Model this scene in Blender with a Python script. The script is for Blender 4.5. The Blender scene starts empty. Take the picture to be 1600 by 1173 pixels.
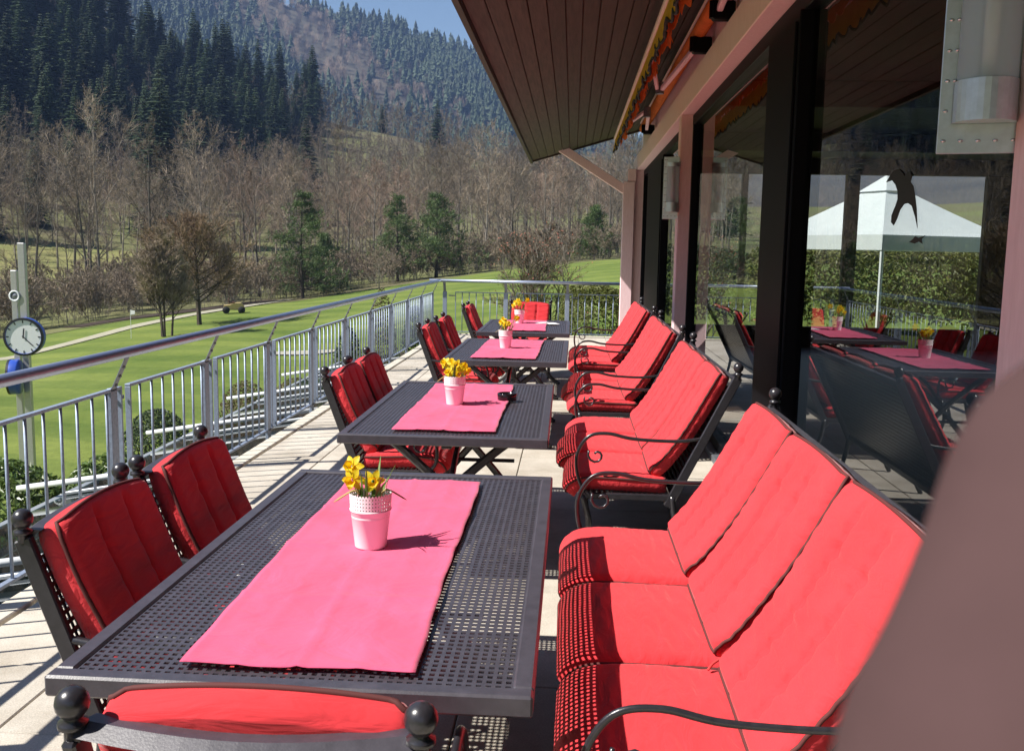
import bpy, math, random
import numpy as np
from mathutils import Vector, Matrix

PI = math.pi
rad = math.radians
scene = bpy.context.scene
COL = scene.collection

# ------------------------------------------------------------------ camera
F_PX, IMG_W = 1513.0, 1600.0
PITCH, YAW, ROLL = rad(7.426), rad(3.436), 0.0174
CAM = Vector((0.0, 0.0, 1.6))
fwd = Vector((-math.sin(YAW) * math.cos(PITCH), math.cos(YAW) * math.cos(PITCH), -math.sin(PITCH)))
rgt0 = Vector((math.cos(YAW), math.sin(YAW), 0))
dwn0 = fwd.cross(rgt0)
rgt = rgt0 * math.cos(ROLL) - dwn0 * math.sin(ROLL)
upv = -(rgt0 * math.sin(ROLL) + dwn0 * math.cos(ROLL))
cd = bpy.data.cameras.new('camera')
cd.sensor_fit = 'HORIZONTAL'
cd.sensor_width = 4.57
cd.lens = 4.57 * F_PX / IMG_W
cd.clip_start = 0.01
cd.clip_end = 6000
cd.dof.use_dof = True
cd.dof.focus_distance = 4.5
cd.dof.aperture_fstop = 2.6
cam = bpy.data.objects.new('camera', cd)
M = Matrix((rgt, upv, -fwd)).transposed().to_4x4()
M.translation = CAM
cam.matrix_world = M
COL.objects.link(cam)
scene.camera = cam

# ------------------------------------------------------------------ sky, sun, exposure
SUN = Vector((-0.83, -0.345, 1.0)).normalized()
world = bpy.data.worlds.new('World')
scene.world = world
world.use_nodes = True
wn = world.node_tree
for n in list(wn.nodes):
    wn.nodes.remove(n)
sky = wn.nodes.new('ShaderNodeTexSky')
sky.sky_type = 'NISHITA'
sky.sun_disc = False
sky.sun_elevation = math.asin(SUN.z)
sky.sun_rotation = math.atan2(SUN.x, SUN.y)
sky.altitude = 400
sky.air_density = 1.0
sky.dust_density = 0.4
sky.ozone_density = 1.6
bg = wn.nodes.new('ShaderNodeBackground')
bg.inputs['Strength'].default_value = 0.07
wo = wn.nodes.new('ShaderNodeOutputWorld')
wn.links.new(sky.outputs[0], bg.inputs[0])
wn.links.new(bg.outputs[0], wo.inputs[0])
ld = bpy.data.lights.new('sun', 'SUN')
ld.energy = 5.0
ld.angle = rad(0.53)
ld.color = (1.0, 0.955, 0.88)
sun = bpy.data.objects.new('sun', ld)
sun.rotation_euler = SUN.to_track_quat('Z', 'Y').to_euler()
sun.location = (-20, -10, 30)
COL.objects.link(sun)
vs = scene.view_settings
vs.view_transform = 'Standard'
vs.look = 'None'
vs.gamma = 1.0
vs.exposure = 0.75
scene.render.engine = 'CYCLES'
cy = scene.cycles
cy.use_denoising = True
cy.max_bounces = 7
cy.diffuse_bounces = 3
cy.glossy_bounces = 4
cy.transmission_bounces = 4
cy.transparent_max_bounces = 12
cy.volume_bounces = 0
cy.caustics_reflective = False
cy.caustics_refractive = False
cy.sample_clamp_indirect = 6

# ------------------------------------------------------------------ helpers
def lin(r, g, b):
    def f(c):
        c /= 255.0
        return c / 12.92 if c <= 0.04045 else ((c + 0.055) / 1.055) ** 2.4
    return (f(r), f(g), f(b), 1.0)

MATS = {}

def nodes_of(m):
    m.use_nodes = True
    nt = m.node_tree
    return nt, nt.nodes['Principled BSDF']

def mat(name, col, rough=0.6, metal=0.0, var=0.0, vscale=6.0, col2=None, bump=0.0, bscale=80.0, stretch=None, spec=0.5, rand=0.0, sheen=0.0, coord='Object', trans=0.0, bdist=0.01):
    m = bpy.data.materials.new(name)
    nt, b = nodes_of(m)
    L = nt.links
    c = tuple(col[:3]) + (1.0,)
    b.inputs['Base Color'].default_value = c
    b.inputs['Roughness'].default_value = rough
    b.inputs['Metallic'].default_value = metal
    b.inputs['Specular IOR Level'].default_value = spec
    if sheen:
        b.inputs['Sheen Weight'].default_value = sheen
    tc = nt.nodes.new('ShaderNodeTexCoord')
    vec = tc.outputs[coord]
    if stretch:
        mp = nt.nodes.new('ShaderNodeMapping')
        mp.inputs['Scale'].default_value = stretch
        L.new(vec, mp.inputs[0])
        vec = mp.outputs[0]
    src = None
    if var or col2:
        nz = nt.nodes.new('ShaderNodeTexNoise')
        nz.inputs['Scale'].default_value = vscale
        nz.inputs['Detail'].default_value = 5
        nz.inputs['Roughness'].default_value = 0.65
        L.new(vec, nz.inputs['Vector'])
        rp = nt.nodes.new('ShaderNodeValToRGB')
        rp.color_ramp.elements[0].position = 0.32
        rp.color_ramp.elements[1].position = 0.68
        if col2 is None:
            lo = tuple(x * (1 - var) for x in c[:3]) + (1,)
            hi = tuple(min(1, x * (1 + var)) for x in c[:3]) + (1,)
        else:
            lo, hi = c, tuple(col2[:3]) + (1,)
        rp.color_ramp.elements[0].color = lo
        rp.color_ramp.elements[1].color = hi
        L.new(nz.outputs['Fac'], rp.inputs[0])
        src = rp.outputs[0]
    if rand:
        oi = nt.nodes.new('ShaderNodeObjectInfo')
        mr = nt.nodes.new('ShaderNodeMapRange')
        mr.inputs['To Min'].default_value = 1 - rand
        mr.inputs['To Max'].default_value = 1 + rand
        L.new(oi.outputs['Random'], mr.inputs['Value'])
        mx = nt.nodes.new('ShaderNodeMix')
        mx.data_type = 'RGBA'
        mx.blend_type = 'MULTIPLY'
        mx.inputs['Factor'].default_value = 1.0
        if src is None:
            mx.inputs['A'].default_value = c
        else:
            L.new(src, mx.inputs['A'])
        L.new(mr.outputs[0], mx.inputs['B'])
        src = mx.outputs['Result']
    if src is not None:
        L.new(src, b.inputs['Base Color'])
    if bump:
        n2 = nt.nodes.new('ShaderNodeTexNoise')
        n2.inputs['Scale'].default_value = bscale
        n2.inputs['Detail'].default_value = 4
        L.new(vec, n2.inputs['Vector'])
        bp = nt.nodes.new('ShaderNodeBump')
        bp.inputs['Strength'].default_value = bump
        bp.inputs['Distance'].default_value = bdist
        L.new(n2.outputs['Fac'], bp.inputs['Height'])
        L.new(bp.outputs[0], b.inputs['Normal'])
    if trans:
        tr = nt.nodes.new('ShaderNodeBsdfTranslucent')
        if src is not None:
            L.new(src, tr.inputs['Color'])
        else:
            tr.inputs['Color'].default_value = c
        ms = nt.nodes.new('ShaderNodeMixShader')
        ms.inputs[0].default_value = trans
        out = nt.nodes['Material Output']
        L.new(b.outputs[0], ms.inputs[1])
        L.new(tr.outputs[0], ms.inputs[2])
        L.new(ms.outputs[0], out.inputs['Surface'])
    MATS[name] = m
    return m

def glass_mat(name, tint=(0.9, 0.93, 0.92), ior=1.5, rough=0.0):
    m = bpy.data.materials.new(name)
    m.use_nodes = True
    nt = m.node_tree
    for n in list(nt.nodes):
        nt.nodes.remove(n)
    out = nt.nodes.new('ShaderNodeOutputMaterial')
    fr = nt.nodes.new('ShaderNodeFresnel')
    fr.inputs['IOR'].default_value = ior
    tr = nt.nodes.new('ShaderNodeBsdfTransparent')
    tr.inputs[0].default_value = tuple(tint) + (1,)
    gl = nt.nodes.new('ShaderNodeBsdfGlossy')
    gl.inputs['Roughness'].default_value = rough
    gl.inputs['Color'].default_value = (0.95, 0.97, 0.98, 1)
    mx = nt.nodes.new('ShaderNodeMixShader')
    geo = nt.nodes.new('ShaderNodeNewGeometry')
    inv = nt.nodes.new('ShaderNodeMath'); inv.operation = 'SUBTRACT'; inv.inputs[0].default_value = 1.0
    mul = nt.nodes.new('ShaderNodeMath'); mul.operation = 'MULTIPLY'
    nt.links.new(geo.outputs['Backfacing'], inv.inputs[1])
    nt.links.new(fr.outputs[0], mul.inputs[0])
    nt.links.new(inv.outputs[0], mul.inputs[1])
    nt.links.new(mul.outputs[0], mx.inputs[0])
    nt.links.new(tr.outputs[0], mx.inputs[1])
    nt.links.new(gl.outputs[0], mx.inputs[2])
    nt.links.new(mx.outputs[0], out.inputs['Surface'])
    MATS[name] = m
    return m

class MB:
    def __init__(s):
        s.v, s.f, s.mi, s.cur = [], [], [], 0
    def add(s, verts, faces):
        o = len(s.v)
        s.v.extend([tuple(p) for p in verts])
        for f in faces:
            s.f.append(tuple(i + o for i in f))
            s.mi.append(s.cur)
        return s
    def box(s, c, d, bev=0.0, rot=None):
        """box centred at c with full size d, chamfered by bev"""
        hx, hy, hz = d[0] / 2, d[1] / 2, d[2] / 2
        R = rot if rot is not None else Matrix.Identity(3)
        c = Vector(c)
        if bev <= 0:
            vs_ = [Vector((x * hx, y * hy, z * hz)) for x in (-1, 1) for y in (-1, 1) for z in (-1, 1)]
            fs = [(0, 1, 3, 2), (4, 6, 7, 5), (0, 4, 5, 1), (2, 3, 7, 6), (0, 2, 6, 4), (1, 5, 7, 3)]
            return s.add([c + R @ p for p in vs_], fs)
        b = min(bev, hx * .9, hy * .9, hz * .9)
        vs_, idx = [], {}
        for x in (-1, 1):
            for y in (-1, 1):
                for z in (-1, 1):
                    for ax in range(3):
                        p = [x * (hx - b), y * (hy - b), z * (hz - b)]
                        p[ax] += (x, y, z)[ax] * b
                        idx[(x, y, z, ax)] = len(vs_)
                        vs_.append(Vector(p))
        fs = []
        q = ((-1, -1), (1, -1), (1, 1), (-1, 1))
        for ax in range(3):
            for sg in (-1, 1):
                k = []
                for a, bb in q:
                    t = [0, 0, 0]
                    t[ax] = sg
                    t[(ax + 1) % 3] = a
                    t[(ax + 2) % 3] = bb
                    k.append(idx[(t[0], t[1], t[2], ax)])
                fs.append(tuple(k) if sg > 0 else tuple(k[::-1]))
        for ax in range(3):
            a1, a2 = (ax + 1) % 3, (ax + 2) % 3
            for s1 in (-1, 1):
                for s2 in (-1, 1):
                    def g(e, face):
                        t = [0, 0, 0]
                        t[ax] = e; t[a1] = s1; t[a2] = s2
                        return idx[(t[0], t[1], t[2], face)]
                    fs.append((g(-1, a1), g(1, a1), g(1, a2), g(-1, a2)))
        for x in (-1, 1):
            for y in (-1, 1):
                for z in (-1, 1):
                    fs.append((idx[(x, y, z, 0)], idx[(x, y, z, 1)], idx[(x, y, z, 2)]))
        return s.add([c + R @ p for p in vs_], fs)
    def bar(s, a, b, w, h, bev=0.0, up=(0, 0, 1)):
        """rectangular bar from a to b; w across, h along the up side"""
        a, b = Vector(a), Vector(b)
        d = b - a
        L = d.length
        y = d.normalized()
        u = Vector(up)
        x = y.cross(u)
        if x.length < 1e-5:
            x = y.cross(Vector((1, 0, 0)))
        x.normalize()
        z = x.cross(y)
        R = Matrix((x, y, z)).transposed()
        return s.box((a + b) / 2, (w, L, h), bev, R)
    def tube(s, pts, r, n=8, closed=False, cap=True, flat=1.0, up=None):
        pts = [Vector(p) for p in pts]
        m = len(pts)
        rr = r if isinstance(r, (list, tuple)) else [r] * m
        rings = []
        prev = None
        for i in range(m):
            if closed:
                t = pts[(i + 1) % m] - pts[i - 1]
            else:
                t = pts[min(i + 1, m - 1)] - pts[max(i - 1, 0)]
            t.normalize()
            if up is not None:
                a = t.cross(Vector(up))
                if a.length < 1e-4:
                    a = t.orthogonal()
            elif prev is None:
                a = t.orthogonal()
            else:
                a = prev - t * prev.dot(t)
            a.normalize()
            prev = a
            b = t.cross(a)
            rings.append([pts[i] + a * (rr[i] * math.cos(2 * PI * k / n)) + b * (rr[i] * flat * math.sin(2 * PI * k / n)) for k in range(n)])
        vs_ = [p for rg in rings for p in rg]
        fs = []
        for i in range(m if closed else m - 1):
            j = (i + 1) % m
            for k in range(n):
                k2 = (k + 1) % n
                fs.append((i * n + k, i * n + k2, j * n + k2, j * n + k))
        if cap and not closed:
            fs.append(tuple(range(n))[::-1])
            fs.append(tuple((m - 1) * n + k for k in range(n)))
        return s.add(vs_, fs)
    def lathe(s, prof, n=24, c=(0, 0, 0), R=None):
        c = Vector(c)
        vs_, fs = [], []
        for r, z in prof:
            for k in range(n):
                a = 2 * PI * k / n
                p = Vector((r * math.cos(a), r * math.sin(a), z))
                vs_.append(c + (R @ p if R is not None else p))
        for i in range(len(prof) - 1):
            for k in range(n):
                k2 = (k + 1) % n
                fs.append((i * n + k, i * n + k2, (i + 1) * n + k2, (i + 1) * n + k))
        return s.add(vs_, fs)
    def ball(s, c, r, n=14, sq=1.0):
        prof = [(max(1e-4, r * math.sin(PI * i / 8)), -r * sq * math.cos(PI * i / 8)) for i in range(9)]
        return s.lathe(prof, n, c)
    def prism(s, poly, z0, z1, axis='z'):
        n = len(poly)
        def mk(p, h):
            if axis == 'z': return (p[0], p[1], h)
            if axis == 'x': return (h, p[0], p[1])
            return (p[0], h, p[1])
        vs_ = [mk(p, z0) for p in poly] + [mk(p, z1) for p in poly]
        fs = [tuple(range(n))[::-1], tuple(range(n, 2 * n))]
        for i in range(n):
            j = (i + 1) % n
            fs.append((i, j, n + j, n + i))
        return s.add(vs_, fs)
    def mesh(s, name, mats, smooth=False):
        me = bpy.data.meshes.new(name)
        me.from_pydata([tuple(p) for p in s.v], [], s.f)
        for m in (mats if isinstance(mats, (list, tuple)) else [mats]):
            me.materials.append(MATS[m] if isinstance(m, str) else m)
        if any(s.mi):
            me.polygons.foreach_set('material_index', s.mi)
        if smooth:
            me.polygons.foreach_set('use_smooth', [True] * len(s.f))
        me.update()
        return me
    def build(s, name, mats, parent=None, smooth=False, loc=None, rz=None):
        return obj(name, s.mesh(name, mats, smooth), parent, loc, rz)

def obj(name, me, parent=None, loc=None, rz=None):
    o = bpy.data.objects.new(name, me)
    COL.objects.link(o)
    if parent is not None:
        o.parent = parent
    if loc is not None:
        o.location = loc
    if rz is not None:
        o.rotation_euler = (0, 0, rz)
    return o

def tag(o, label=None, cat=None, group=None, kind=None):
    if label: o['label'] = label
    if cat: o['category'] = cat
    if group: o['group'] = group
    if kind: o['kind'] = kind
    return o

def thing(name, label, cat, loc=(0, 0, 0), rz=0.0, group=None):
    o = bpy.data.objects.new(name, None)
    COL.objects.link(o)
    o.empty_display_size = 0.1
    o.location = loc
    o.rotation_euler = (0, 0, rz)
    return tag(o, label, cat, group)

def copy_tree(o, parent=None):
    c = o.copy()
    COL.objects.link(c)
    if parent is not None:
        c.parent = parent
    for ch in list(o.children):
        copy_tree(ch, c)
    return c

def smoothstep(a, b, x):
    t = min(1.0, max(0.0, (x - a) / (b - a)))
    return t * t * (3 - 2 * t)

def interp(tab, x):
    if x <= tab[0][0]: return tab[0][1]
    for (x0, y0), (x1, y1) in zip(tab, tab[1:]):
        if x <= x1:
            return y0 + (y1 - y0) * (x - x0) / (x1 - x0)
    return tab[-1][1]

def catmull(pts, n=6):
    pts = [Vector(p) for p in pts]
    P = [pts[0] * 2 - pts[1]] + pts + [pts[-1] * 2 - pts[-2]]
    out = []
    for i in range(1, len(P) - 2):
        for k in range(n):
            t = k / n
            a, b, c, d = P[i - 1], P[i], P[i + 1], P[i + 2]
            out.append(0.5 * ((2 * b) + (c - a) * t + (2 * a - 5 * b + 4 * c - d) * t * t + (3 * b - a - 3 * c + d) * t ** 3))
    out.append(pts[-1])
    return out

# ------------------------------------------------------------------ materials
mat('paving', lin(195, 188, 177), 0.9, var=0.22, vscale=170, bump=0.35, bscale=260, rand=0.06, bdist=0.003)
def paving_mat():
    m = MATS['paving']
    nt = m.node_tree
    L = nt.links
    b = nt.nodes['Principled BSDF']
    src = b.inputs['Base Color'].links[0].from_socket
    g = nt.nodes.new('ShaderNodeNewGeometry')
    n = nt.nodes.new('ShaderNodeTexNoise')
    n.inputs['Scale'].default_value = 1.7
    n.inputs['Detail'].default_value = 7
    n.inputs['Roughness'].default_value = 0.7
    L.new(g.outputs['Position'], n.inputs['Vector'])
    r = nt.nodes.new('ShaderNodeValToRGB')
    r.color_ramp.elements[0].position = 0.36
    r.color_ramp.elements[1].position = 0.60
    r.color_ramp.elements[0].color = (0.74, 0.71, 0.66, 1)
    r.color_ramp.elements[1].color = (1.03, 1.02, 1.0, 1)
    L.new(n.outputs['Fac'], r.inputs[0])
    mx = nt.nodes.new('ShaderNodeMix')
    mx.data_type = 'RGBA'
    mx.blend_type = 'MULTIPLY'
    mx.inputs['Factor'].default_value = 1
    L.new(src, mx.inputs['A'])
    L.new(r.outputs[0], mx.inputs['B'])
    L.new(mx.outputs['Result'], b.inputs['Base Color'])
paving_mat()
mat('kerb', lin(206, 199, 184), 0.85, var=0.12, vscale=60, bump=0.2, bscale=150, bdist=0.003)
mat('mortar', lin(96, 90, 80), 0.95, var=0.2, vscale=40)
mat('galvanised', lin(146, 158, 178), 0.55, 0.4, var=0.16, vscale=45, bump=0.05, bscale=60, rand=0.05)
mat('galvanised_dull', lin(128, 132, 140), 0.5, 0.6, var=0.18, vscale=30)
mat('stainless', lin(176, 184, 204), 0.38, 0.85, var=0.04, vscale=20)
mat('steel_plate', lin(205, 212, 224), 0.34, 0.7, var=0.1, vscale=25)
mat('rivet_steel', lin(210, 212, 215), 0.25, 0.9)
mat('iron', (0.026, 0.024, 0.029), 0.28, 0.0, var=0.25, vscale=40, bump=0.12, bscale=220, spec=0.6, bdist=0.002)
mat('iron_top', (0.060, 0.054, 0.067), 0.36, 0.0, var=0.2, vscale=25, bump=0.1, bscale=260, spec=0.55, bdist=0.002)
mat('black_frame', (0.006, 0.006, 0.008), 0.5, 0.0, spec=0.08)
mat('pink_paint', lin(252, 214, 219), 0.65, var=0.07, vscale=9, bump=0.1, bscale=60, stretch=(6, 6, 1), bdist=0.004)
mat('soffit_wood', lin(54, 44, 40), 0.75, col2=lin(84, 70, 63), vscale=3.0, stretch=(14, 0.8, 14), bump=0.3, bscale=10, rand=0.16, bdist=0.004)
mat('dark_wood', lin(58, 43, 38), 0.65, var=0.25, vscale=5, stretch=(6, 1, 6))
mat('roof_tile', lin(120, 72, 58), 0.85, var=0.2, vscale=4)
mat('interior', lin(62, 50, 44), 0.8, var=0.2, vscale=2)
mat('interior_floor', lin(86, 62, 50), 0.5, var=0.2, vscale=3)
mat('render_wall', lin(214, 205, 192), 0.9, var=0.05, vscale=4)
mat('zinc', lin(160, 165, 170), 0.5, 0.4, var=0.1, vscale=8)
mat('white_metal', lin(225, 228, 230), 0.4, 0.0, var=0.05, vscale=15)
mat('white_tent', lin(236, 240, 242), 0.7, var=0.03, vscale=3, trans=0.35)
mat('white_ceramic', lin(248, 246, 246), 0.35, spec=0.5)
mat('soil', lin(52, 38, 28), 0.95, var=0.4, vscale=90)
mat('petal', (0.93, 0.80, 0.03), 0.5, var=0.08, vscale=60, trans=0.45)
mat('trumpet', (0.92, 0.64, 0.01), 0.5, trans=0.4)
mat('stem_green', (0.11, 0.22, 0.04), 0.55, var=0.25, vscale=30, trans=0.2)
mat('dry_leaf', (0.38, 0.27, 0.10), 0.8)
mat('ashtray', (0.012, 0.008, 0.009), 0.12)
mat('paper', lin(240, 240, 242), 0.7)
mat('awning_yellow', lin(232, 182, 62), 0.85, var=0.1, vscale=12, trans=0.25)
mat('awning_orange', lin(236, 128, 48), 0.85, var=0.12, vscale=8, trans=0.25)
mat('black_trim', (0.012, 0.011, 0.012), 0.7)
mat('sticker', (0.006, 0.006, 0.006), 0.55)
mat('clock_blue', lin(52, 84, 178), 0.35)
mat('clock_face', lin(244, 245, 247), 0.6)
mat('clock_mark', (0.02, 0.02, 0.025), 0.5)
mat('aluminium', lin(190, 190, 192), 0.38, 0.7, var=0.06, vscale=20)
mat('cart_yellow', lin(186, 164, 112), 0.45, var=0.12, vscale=6)
mat('cart_brown', lin(84, 56, 44), 0.6)
mat('tyre', (0.015, 0.015, 0.016), 0.8)
mat('path_gravel', lin(158, 154, 134), 0.95, var=0.15, vscale=1.2)
mat('leaf_dark', (0.030, 0.055, 0.018), 0.55, var=0.5, vscale=2.0, trans=0.15, rand=0.15)
mat('leaf_laurel', (0.085, 0.135, 0.03), 0.35, var=0.5, vscale=3.0, trans=0.2)
mat('leaf_gold', (0.125, 0.135, 0.028), 0.5, var=0.55, vscale=2.2, trans=0.25)
mat('leaf_brown', (0.115, 0.095, 0.038), 0.6, var=0.5, vscale=2.4, trans=0.2)
mat('bark_grey', (0.17, 0.15, 0.122), 0.9, var=0.45, vscale=1.5, rand=0.45)
mat('twig_brown', (0.235, 0.185, 0.132), 0.9, var=0.35, vscale=0.6, rand=0.4)
mat('twig_pink', (0.27, 0.19, 0.14), 0.9, var=0.25, vscale=0.6, rand=0.2)
mat('twig_orange', (0.235, 0.160, 0.095), 0.9, var=0.25, vscale=0.8)
mat('bud_red', (0.42, 0.13, 0.08), 0.7)
mat('bark_dark', (0.075, 0.058, 0.045), 0.95, var=0.3, vscale=3)
mat('needles', (0.030, 0.054, 0.017), 0.7, var=0.55, vscale=0.5, rand=0.35, trans=0.1)
mat('needles_pine', (0.092, 0.140, 0.044), 0.65, var=0.5, vscale=0.8, trans=0.15)
mat('needles_far', (0.032, 0.052, 0.022), 0.8, var=0.5, vscale=0.02)
mat('twig_far', (0.21, 0.155, 0.115), 0.9, var=0.35, vscale=0.012)
mat('skin_shade_tone', (0.075, 0.042, 0.043), 0.85, var=0.06, vscale=60, spec=0.15)  # shade put into the base colour, keeps the thumb dark in the sun
glass_mat('window_glass', (0.86, 0.89, 0.88), 1.75)
glass_mat('canopy_glass', (0.36, 0.52, 0.54), 1.9, 0.02)
mat('acrylic', (0.62, 0.70, 0.84), 0.22, spec=0.6)
MATS['acrylic'].node_tree.nodes['Principled BSDF'].inputs['Alpha'].default_value = 0.5

def fabric(name, base, piping=False, weave=900, trans=0.0, wr=0.25, wscale=9, stretch=(1, 1, 1)):
    m = bpy.data.materials.new(name)
    nt, b = nodes_of(m)
    L = nt.links
    b.inputs['Roughness'].default_value = 0.85
    b.inputs['Specular IOR Level'].default_value = 0.2
    b.inputs['Sheen Weight'].default_value = 0.15
    tc = nt.nodes.new('ShaderNodeTexCoord')
    nz = nt.nodes.new('ShaderNodeTexNoise')
    nz.inputs['Scale'].default_value = 5.0
    nz.inputs['Detail'].default_value = 6
    L.new(tc.outputs['Object'], nz.inputs['Vector'])
    rp = nt.nodes.new('ShaderNodeValToRGB')
    rp.color_ramp.elements[0].position = 0.3
    rp.color_ramp.elements[1].position = 0.7
    rp.color_ramp.elements[0].color = tuple(x * 0.84 for x in base[:3]) + (1,)
    rp.color_ramp.elements[1].color = tuple(min(1, x * 1.08) for x in base[:3]) + (1,)
    L.new(nz.outputs['Fac'], rp.inputs[0])
    L.new(rp.outputs[0], b.inputs['Base Color'])
    n2 = nt.nodes.new('ShaderNodeTexNoise')
    n2.inputs['Scale'].default_value = weave
    n2.inputs['Detail'].default_value = 2
    L.new(tc.outputs['Object'], n2.inputs['Vector'])
    n3 = nt.nodes.new('ShaderNodeTexNoise')
    n3.inputs['Scale'].default_value = wscale
    n3.inputs['Detail'].default_value = 3
    n3.inputs['Distortion'].default_value = 0.8
    L.new(tc.outputs['Object'], n3.inputs['Vector'])
    b1 = nt.nodes.new('ShaderNodeBump')
    b1.inputs['Strength'].default_value = wr
    b1.inputs['Distance'].default_value = 0.02
    mp3 = nt.nodes.new('ShaderNodeMapping')
    mp3.inputs['Scale'].default_value = stretch
    L.new(tc.outputs['Object'], mp3.inputs[0])
    L.new(mp3.outputs[0], n3.inputs['Vector'])
    L.new(n3.outputs['Fac'], b1.inputs['Height'])
    b2 = nt.nodes.new('ShaderNodeBump')
    b2.inputs['Strength'].default_value = 0.25
    b2.inputs['Distance'].default_value = 0.001
    L.new(n2.outputs['Fac'], b2.inputs['Height'])
    L.new(b1.outputs[0], b2.inputs['Normal'])
    L.new(b2.outputs[0], b.inputs['Normal'])
    MATS[name] = m
fabric('red_fabric', (0.68, 0.040, 0.050), wr=0.45, wscale=10, stretch=(0.7, 2.6, 2.6))
fabric('pink_fabric', (0.72, 0.105, 0.212), weave=1400, wr=0.55, wscale=7)
mat('piping', (0.10, 0.022, 0.020), 0.8)
mat('tie', (0.55, 0.05, 0.05), 0.8)
mat('seam_thread', (0.13, 0.010, 0.013), 0.85)

def lawn_mat():
    m = bpy.data.materials.new('lawn')
    nt, b = nodes_of(m)
    L = nt.links
    b.inputs['Roughness'].default_value = 0.9
    b.inputs['Specular IOR Level'].default_value = 0.15
    tc = nt.nodes.new('ShaderNodeTexCoord')
    mp = nt.nodes.new('ShaderNodeMapping')
    mp.inputs['Rotation'].default_value = (0, 0, rad(24))
    L.new(tc.outputs['Object'], mp.inputs[0])
    wv = nt.nodes.new('ShaderNodeTexWave')
    wv.wave_type = 'BANDS'
    wv.bands_direction = 'Y'
    wv.inputs['Scale'].default_value = 0.085
    wv.inputs['Distortion'].default_value = 3.2
    wv.inputs['Detail'].default_value = 2
    wv.inputs['Detail Scale'].default_value = 0.25
    L.new(mp.outputs[0], wv.inputs['Vector'])
    n1 = nt.nodes.new('ShaderNodeTexNoise')
    n1.inputs['Scale'].default_value = 0.14
    n1.inputs['Detail'].default_value = 6
    n1.inputs['Roughness'].default_value = 0.6
    L.new(tc.outputs['Object'], n1.inputs['Vector'])
    n2 = nt.nodes.new('ShaderNodeTexNoise')
    n2.inputs['Scale'].default_value = 3.0
    n2.inputs['Detail'].default_value = 8
    n2.inputs['Roughness'].default_value = 0.75
    L.new(tc.outputs['Object'], n2.inputs['Vector'])
    r1 = nt.nodes.new('ShaderNodeValToRGB')
    r1.color_ramp.elements[0].position = 0.35
    r1.color_ramp.elements[1].position = 0.65
    r1.color_ramp.elements[0].color = (0.100, 0.146, 0.030, 1)
    r1.color_ramp.elements[1].color = (0.172, 0.212, 0.052, 1)
    L.new(n1.outputs['Fac'], r1.inputs[0])
    mx = nt.nodes.new('ShaderNodeMix')
    mx.data_type = 'RGBA'
    mx.blend_type = 'MULTIPLY'
    mx.inputs['Factor'].default_value = 1
    r2 = nt.nodes.new('ShaderNodeValToRGB')
    r2.color_ramp.elements[0].position = 0.42
    r2.color_ramp.elements[1].position = 0.58
    r2.color_ramp.elements[0].color = (0.86, 0.90, 0.86, 1)
    r2.color_ramp.elements[1].color = (1.08, 1.06, 1.03, 1)
    L.new(wv.outputs['Fac'], r2.inputs[0])
    L.new(r1.outputs[0], mx.inputs['A'])
    L.new(r2.outputs[0], mx.inputs['B'])
    m2 = nt.nodes.new('ShaderNodeMix')
    m2.data_type = 'RGBA'
    m2.blend_type = 'MULTIPLY'
    m2.inputs['Factor'].default_value = 1
    r3 = nt.nodes.new('ShaderNodeValToRGB')
    r3.color_ramp.elements[0].position = 0.25
    r3.color_ramp.elements[1].position = 0.75
    r3.color_ramp.elements[0].color = (0.72, 0.74, 0.7, 1)
    r3.color_ramp.elements[1].color = (1.22, 1.2, 1.15, 1)
    L.new(n2.outputs['Fac'], r3.inputs[0])
    L.new(mx.outputs['Result'], m2.inputs['A'])
    L.new(r3.outputs[0], m2.inputs['B'])
    L.new(m2.outputs['Result'], b.inputs['Base Color'])
    bp = nt.nodes.new('ShaderNodeBump')
    bp.inputs['Strength'].default_value = 0.6
    bp.inputs['Distance'].default_value = 0.08
    L.new(n2.outputs['Fac'], bp.inputs['Height'])
    L.new(bp.outputs[0], b.inputs['Normal'])
    MATS['lawn'] = m
lawn_mat()
mat('hill_floor', (0.125, 0.10, 0.055), 0.95, col2=(0.15, 0.17, 0.045), vscale=0.035, bump=0.5, bscale=0.8, bdist=0.4)
mat('meadow_grass', (0.17, 0.18, 0.05), 0.95, col2=(0.24, 0.22, 0.075), vscale=0.12, bump=0.5, bscale=0.8, bdist=0.3)
mat('mountain_floor', (0.07, 0.06, 0.04), 0.95, var=0.3, vscale=0.01)

# ------------------------------------------------------------------ terrain
Z_NEAR = [(-40, -3.7), (-9, -3.6), (-2, -2.4), (4, -1.2), (9, -0.7), (60, -0.7)]
D_EDGE = [(-60, 70), (-31, 74), (-21, 82), (-15, 90), (-9, 96), (3, 106), (12, 110), (60, 110)]
Z_EDGE = [(-60, -5.5), (-31, -5.2), (-25, -4.2), (-21.5, -3.8), (-15.7, -3.3), (-9.6, -1.9), (-7.7, -1.5), (-3.6, -0.5), (2.8, 0.75), (10, 1.6), (60, 2.0)]
T_CREST = [(-60, 0.235), (-31, 0.238), (-25.3, 0.192), (-21.5, 0.156), (-15.7, 0.126), (-9.6, 0.108), (-3.6, 0.080), (2.8, 0.056), (10, 0.045), (60, 0.06)]
T_MTN = [(-60, 0.25), (-21, 0.250), (-18, 0.243), (-15, 0.226), (-11, 0.211), (-7.7, 0.194), (-4, 0.17), (3, 0.10), (12, 0.08), (60, 0.12)]
D_CREST, D_VAL, D_MTN = 380.0, 560.0, 1300.0

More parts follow.
